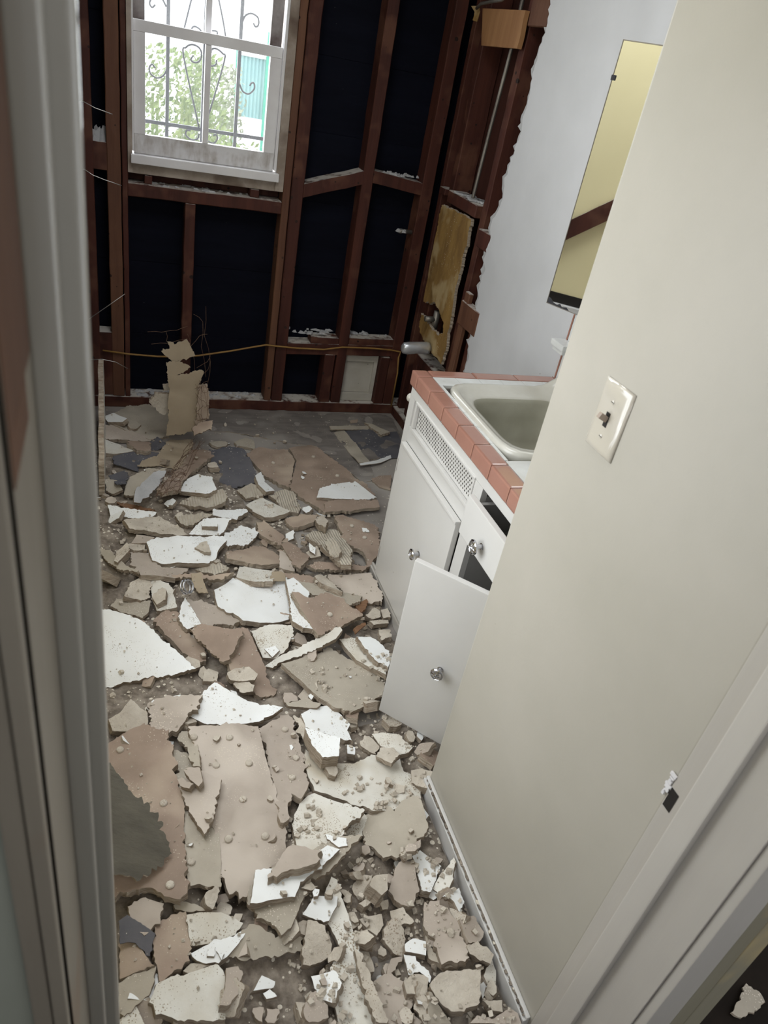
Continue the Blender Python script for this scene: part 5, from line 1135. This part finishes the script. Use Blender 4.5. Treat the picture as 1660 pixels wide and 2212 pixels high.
stand([(845, 1160), (900, 1150), (912, 1370), (870, 1420), (820, 1440), (830, 1300)], 2.90, 'B', 'pinkish plaster strip standing beside the upright tan sheet', t=.012, seed=63)
stand([(815, 1420), (880, 1385), (942, 1372), (930, 1432), (870, 1462), (810, 1492)], 2.84, 'B', 'combed plaster block at the foot of the upright strip', t=.02, seed=64, nrm=(0, -1, .8))
stand([(520, 1262), (562, 1206), (660, 1210), (650, 1320), (615, 1345), (560, 1300)], 2.97, 'K', 'layered plaster lump leaning left of the upright tan sheet', t=.02, seed=65)
stand([(608, 1155), (655, 1145), (662, 1180), (612, 1188)], 2.99, 'K', 'small pale block beside the upright tan sheet', t=.02, seed=66)
# leaning grey slab
pp_ = [(200 + a / 4.611, 850 + b_ / 4.611) for a, b_ in ((735, 768), (660, 765), (600, 792), (520, 870), (428, 962), (412, 1085), (480, 1092), (590, 990), (700, 852))]
c0 = hz(200 + 440 / 4.611, 850 + 1088 / 4.611, .07); nrm_ = Vector((.25, -.75, 1)).normalized()
poly_sheet('broken_plaster', [hit(x, y, nrm_, nrm_.dot(c0)) for x, y in pp_], nrm_, .013, ['mortar', 'core', 'B'], 'pale grey slab leaning up on the mesh-tangled board', 'plaster piece', seed=71)
# torn sheet close to the door frame, its shade put into the grey
pp_ = [(220 + a / 4.15, 1500 + b_ / 4.15) for a, b_ in ((-60, 600), (75, 612), (140, 720), (240, 850), (330, 930), (420, 990), (480, 1052), (552, 1150), (560, 1230), (580, 1290), (632, 1425), (560, 1480), (500, 1540), (440, 1592), (290, 1640), (120, 1612), (-60, 1600))]
c0 = hz(220 + 440 / 4.15, 1500 + 1592 / 4.15, .125); nrm_ = Vector((.62, -.42, .75)).normalized()
poly_sheet('paper_flap', [hit(x, y, nrm_, nrm_.dot(c0)) for x, y in pp_], nrm_, .004, ['flapshade', 'core', 'B'], 'torn sheet painted shade-grey, leaning against the inside of the left door frame', 'plasterboard piece', seed=72, ragged=.006)
# plaster edge along the left wall
ls = empty('leaning_plaster_sheet', (-.06, 2.8, 0), 'cream plaster sheet with marbled edge leaning on the left wall', 'plaster piece')
poly_sheet('sheet', [Vector((-.046, y, z)) for y, z in ((2.45, .0), (2.5, .17), (2.62, .21), (2.8, .25), (2.95, .27), (3.1, .33), (3.15, .15), (3.1, .02))], (1, 0, 0), .02, ['Ws', 'core', 'D'], None, None, parent=ls, seed=73)
# wire mesh tangle
rnd = random.Random(5); B = MB()
def netting(quad, nn_, n, lift_, y=None):
    for k in range(n):
        s0 = rnd.random(); s1 = min(1, max(0, s0 + rnd.gauss(0, .25))); e = rnd.random() < .5; pts = []
        for q in range(7):
            t_ = q / 6; u_ = s0 + (s1 - s0) * t_ + rnd.gauss(0, .035); v_ = t_
            if e: u_, v_ = v_, u_
            a, b_, c, d = quad; x = (a[0] * (1 - u_) + b_[0] * u_) * (1 - v_) + (d[0] * (1 - u_) + c[0] * u_) * v_; y_ = (a[1] * (1 - u_) + b_[1] * u_) * (1 - v_) + (d[1] * (1 - u_) + c[1] * u_) * v_
            pts.append((hy(x, y_, y) if y else hz(x, y_, lift_)) + Vector((rnd.gauss(0, .003), rnd.gauss(0, .003), abs(rnd.gauss(0, .006)))))
        B.tube(pts, .0008, 4)
Q = lambda z, *ps: [(ZT[z][0] + a / ZT[z][2], ZT[z][1] + b_ / ZT[z][2]) for a, b_ in ps]
netting(Q('1', (980, 480), (1130, 480), (940, 820), (780, 800)), None, 16, .10)
netting(Q('1', (720, 780), (930, 800), (840, 1000), (620, 1050)), None, 22, .115)
netting(Q('C', (830, 1130), (905, 1150), (930, 1440), (815, 1450)), None, 14, 0, 2.885)
tag(B.build('wire_netting', M['rust'], None), 'rusty tangled wire netting over the boards beside the upright tan sheet', 'wire netting', kind='stuff')
B = MB()
for pix in ([(820, 1430), (815, 1000), (790, 900), (770, 820)], [(900, 1150), (920, 1000), (880, 830), (890, 640)], [(890, 1100), (860, 900), (870, 740), (810, 690)], [(790, 900), (850, 830), (900, 820)], [(510, 805), (600, 808), (700, 795), (770, 770)], [(535, 885), (640, 880), (770, 850)], [(632, 808), (633, 870)], [(830, 1040), (900, 1000), (920, 950)], [(860, 1090), (905, 1050), (915, 980)]):
    pts = [hy(150 + a / 3.018, 450 + b_ / 3.018, 2.96) for a, b_ in pix]; B.tube([pts[0]] + [pts[i].lerp(pts[i + 1], .5) + Vector((.004, 0, .003)) if q else pts[i + 1] for i in range(len(pts) - 1) for q in (1, 0)], .0009, 4)
tag(B.build('wire_netting', M['rust'], None), 'thin bent wires sticking up around the top of the upright tan sheet', 'wire netting', kind='stuff')
# metal ring
p = hz(200 + 925 / 4.611, 1150 + 545 / 4.611, .13); M4 = Matrix.Translation(p) @ Matrix.Rotation(.9, 4, 'Y') @ Matrix.Rotation(.5, 4, 'X')
B = MB(); B.tube([M4 @ Vector((.021 * math.cos(a), .021 * math.sin(a), 0)) for a in [k * PI / 14 for k in range(28)]], .0035, 8, closed=True); B.tube([M4 @ Vector((.021 * math.cos(a), .021 * math.sin(a), .012)) for a in [k * PI / 14 for k in range(28)]], .0035, 8, closed=True)
tag(B.build('metal_ring', M['chrome'], None, True), 'small shiny metal ring lying in the rubble left of the large white board', 'ring')
# hall scrap
hp = [hz(x, y, .004) for x, y in ((1598, 2148), (1612, 2125), (1640, 2142), (1648, 2170), (1618, 2190), (1602, 2200), (1580, 2188))]
poly_sheet('paper_scrap', [Vector((a.x, a.y, .006)) for a in hp], (0, 0, 1), .005, ['G', 'core', 'G'], 'pale torn scrap on the dark floor beyond the door post', 'scrap', seed=81)
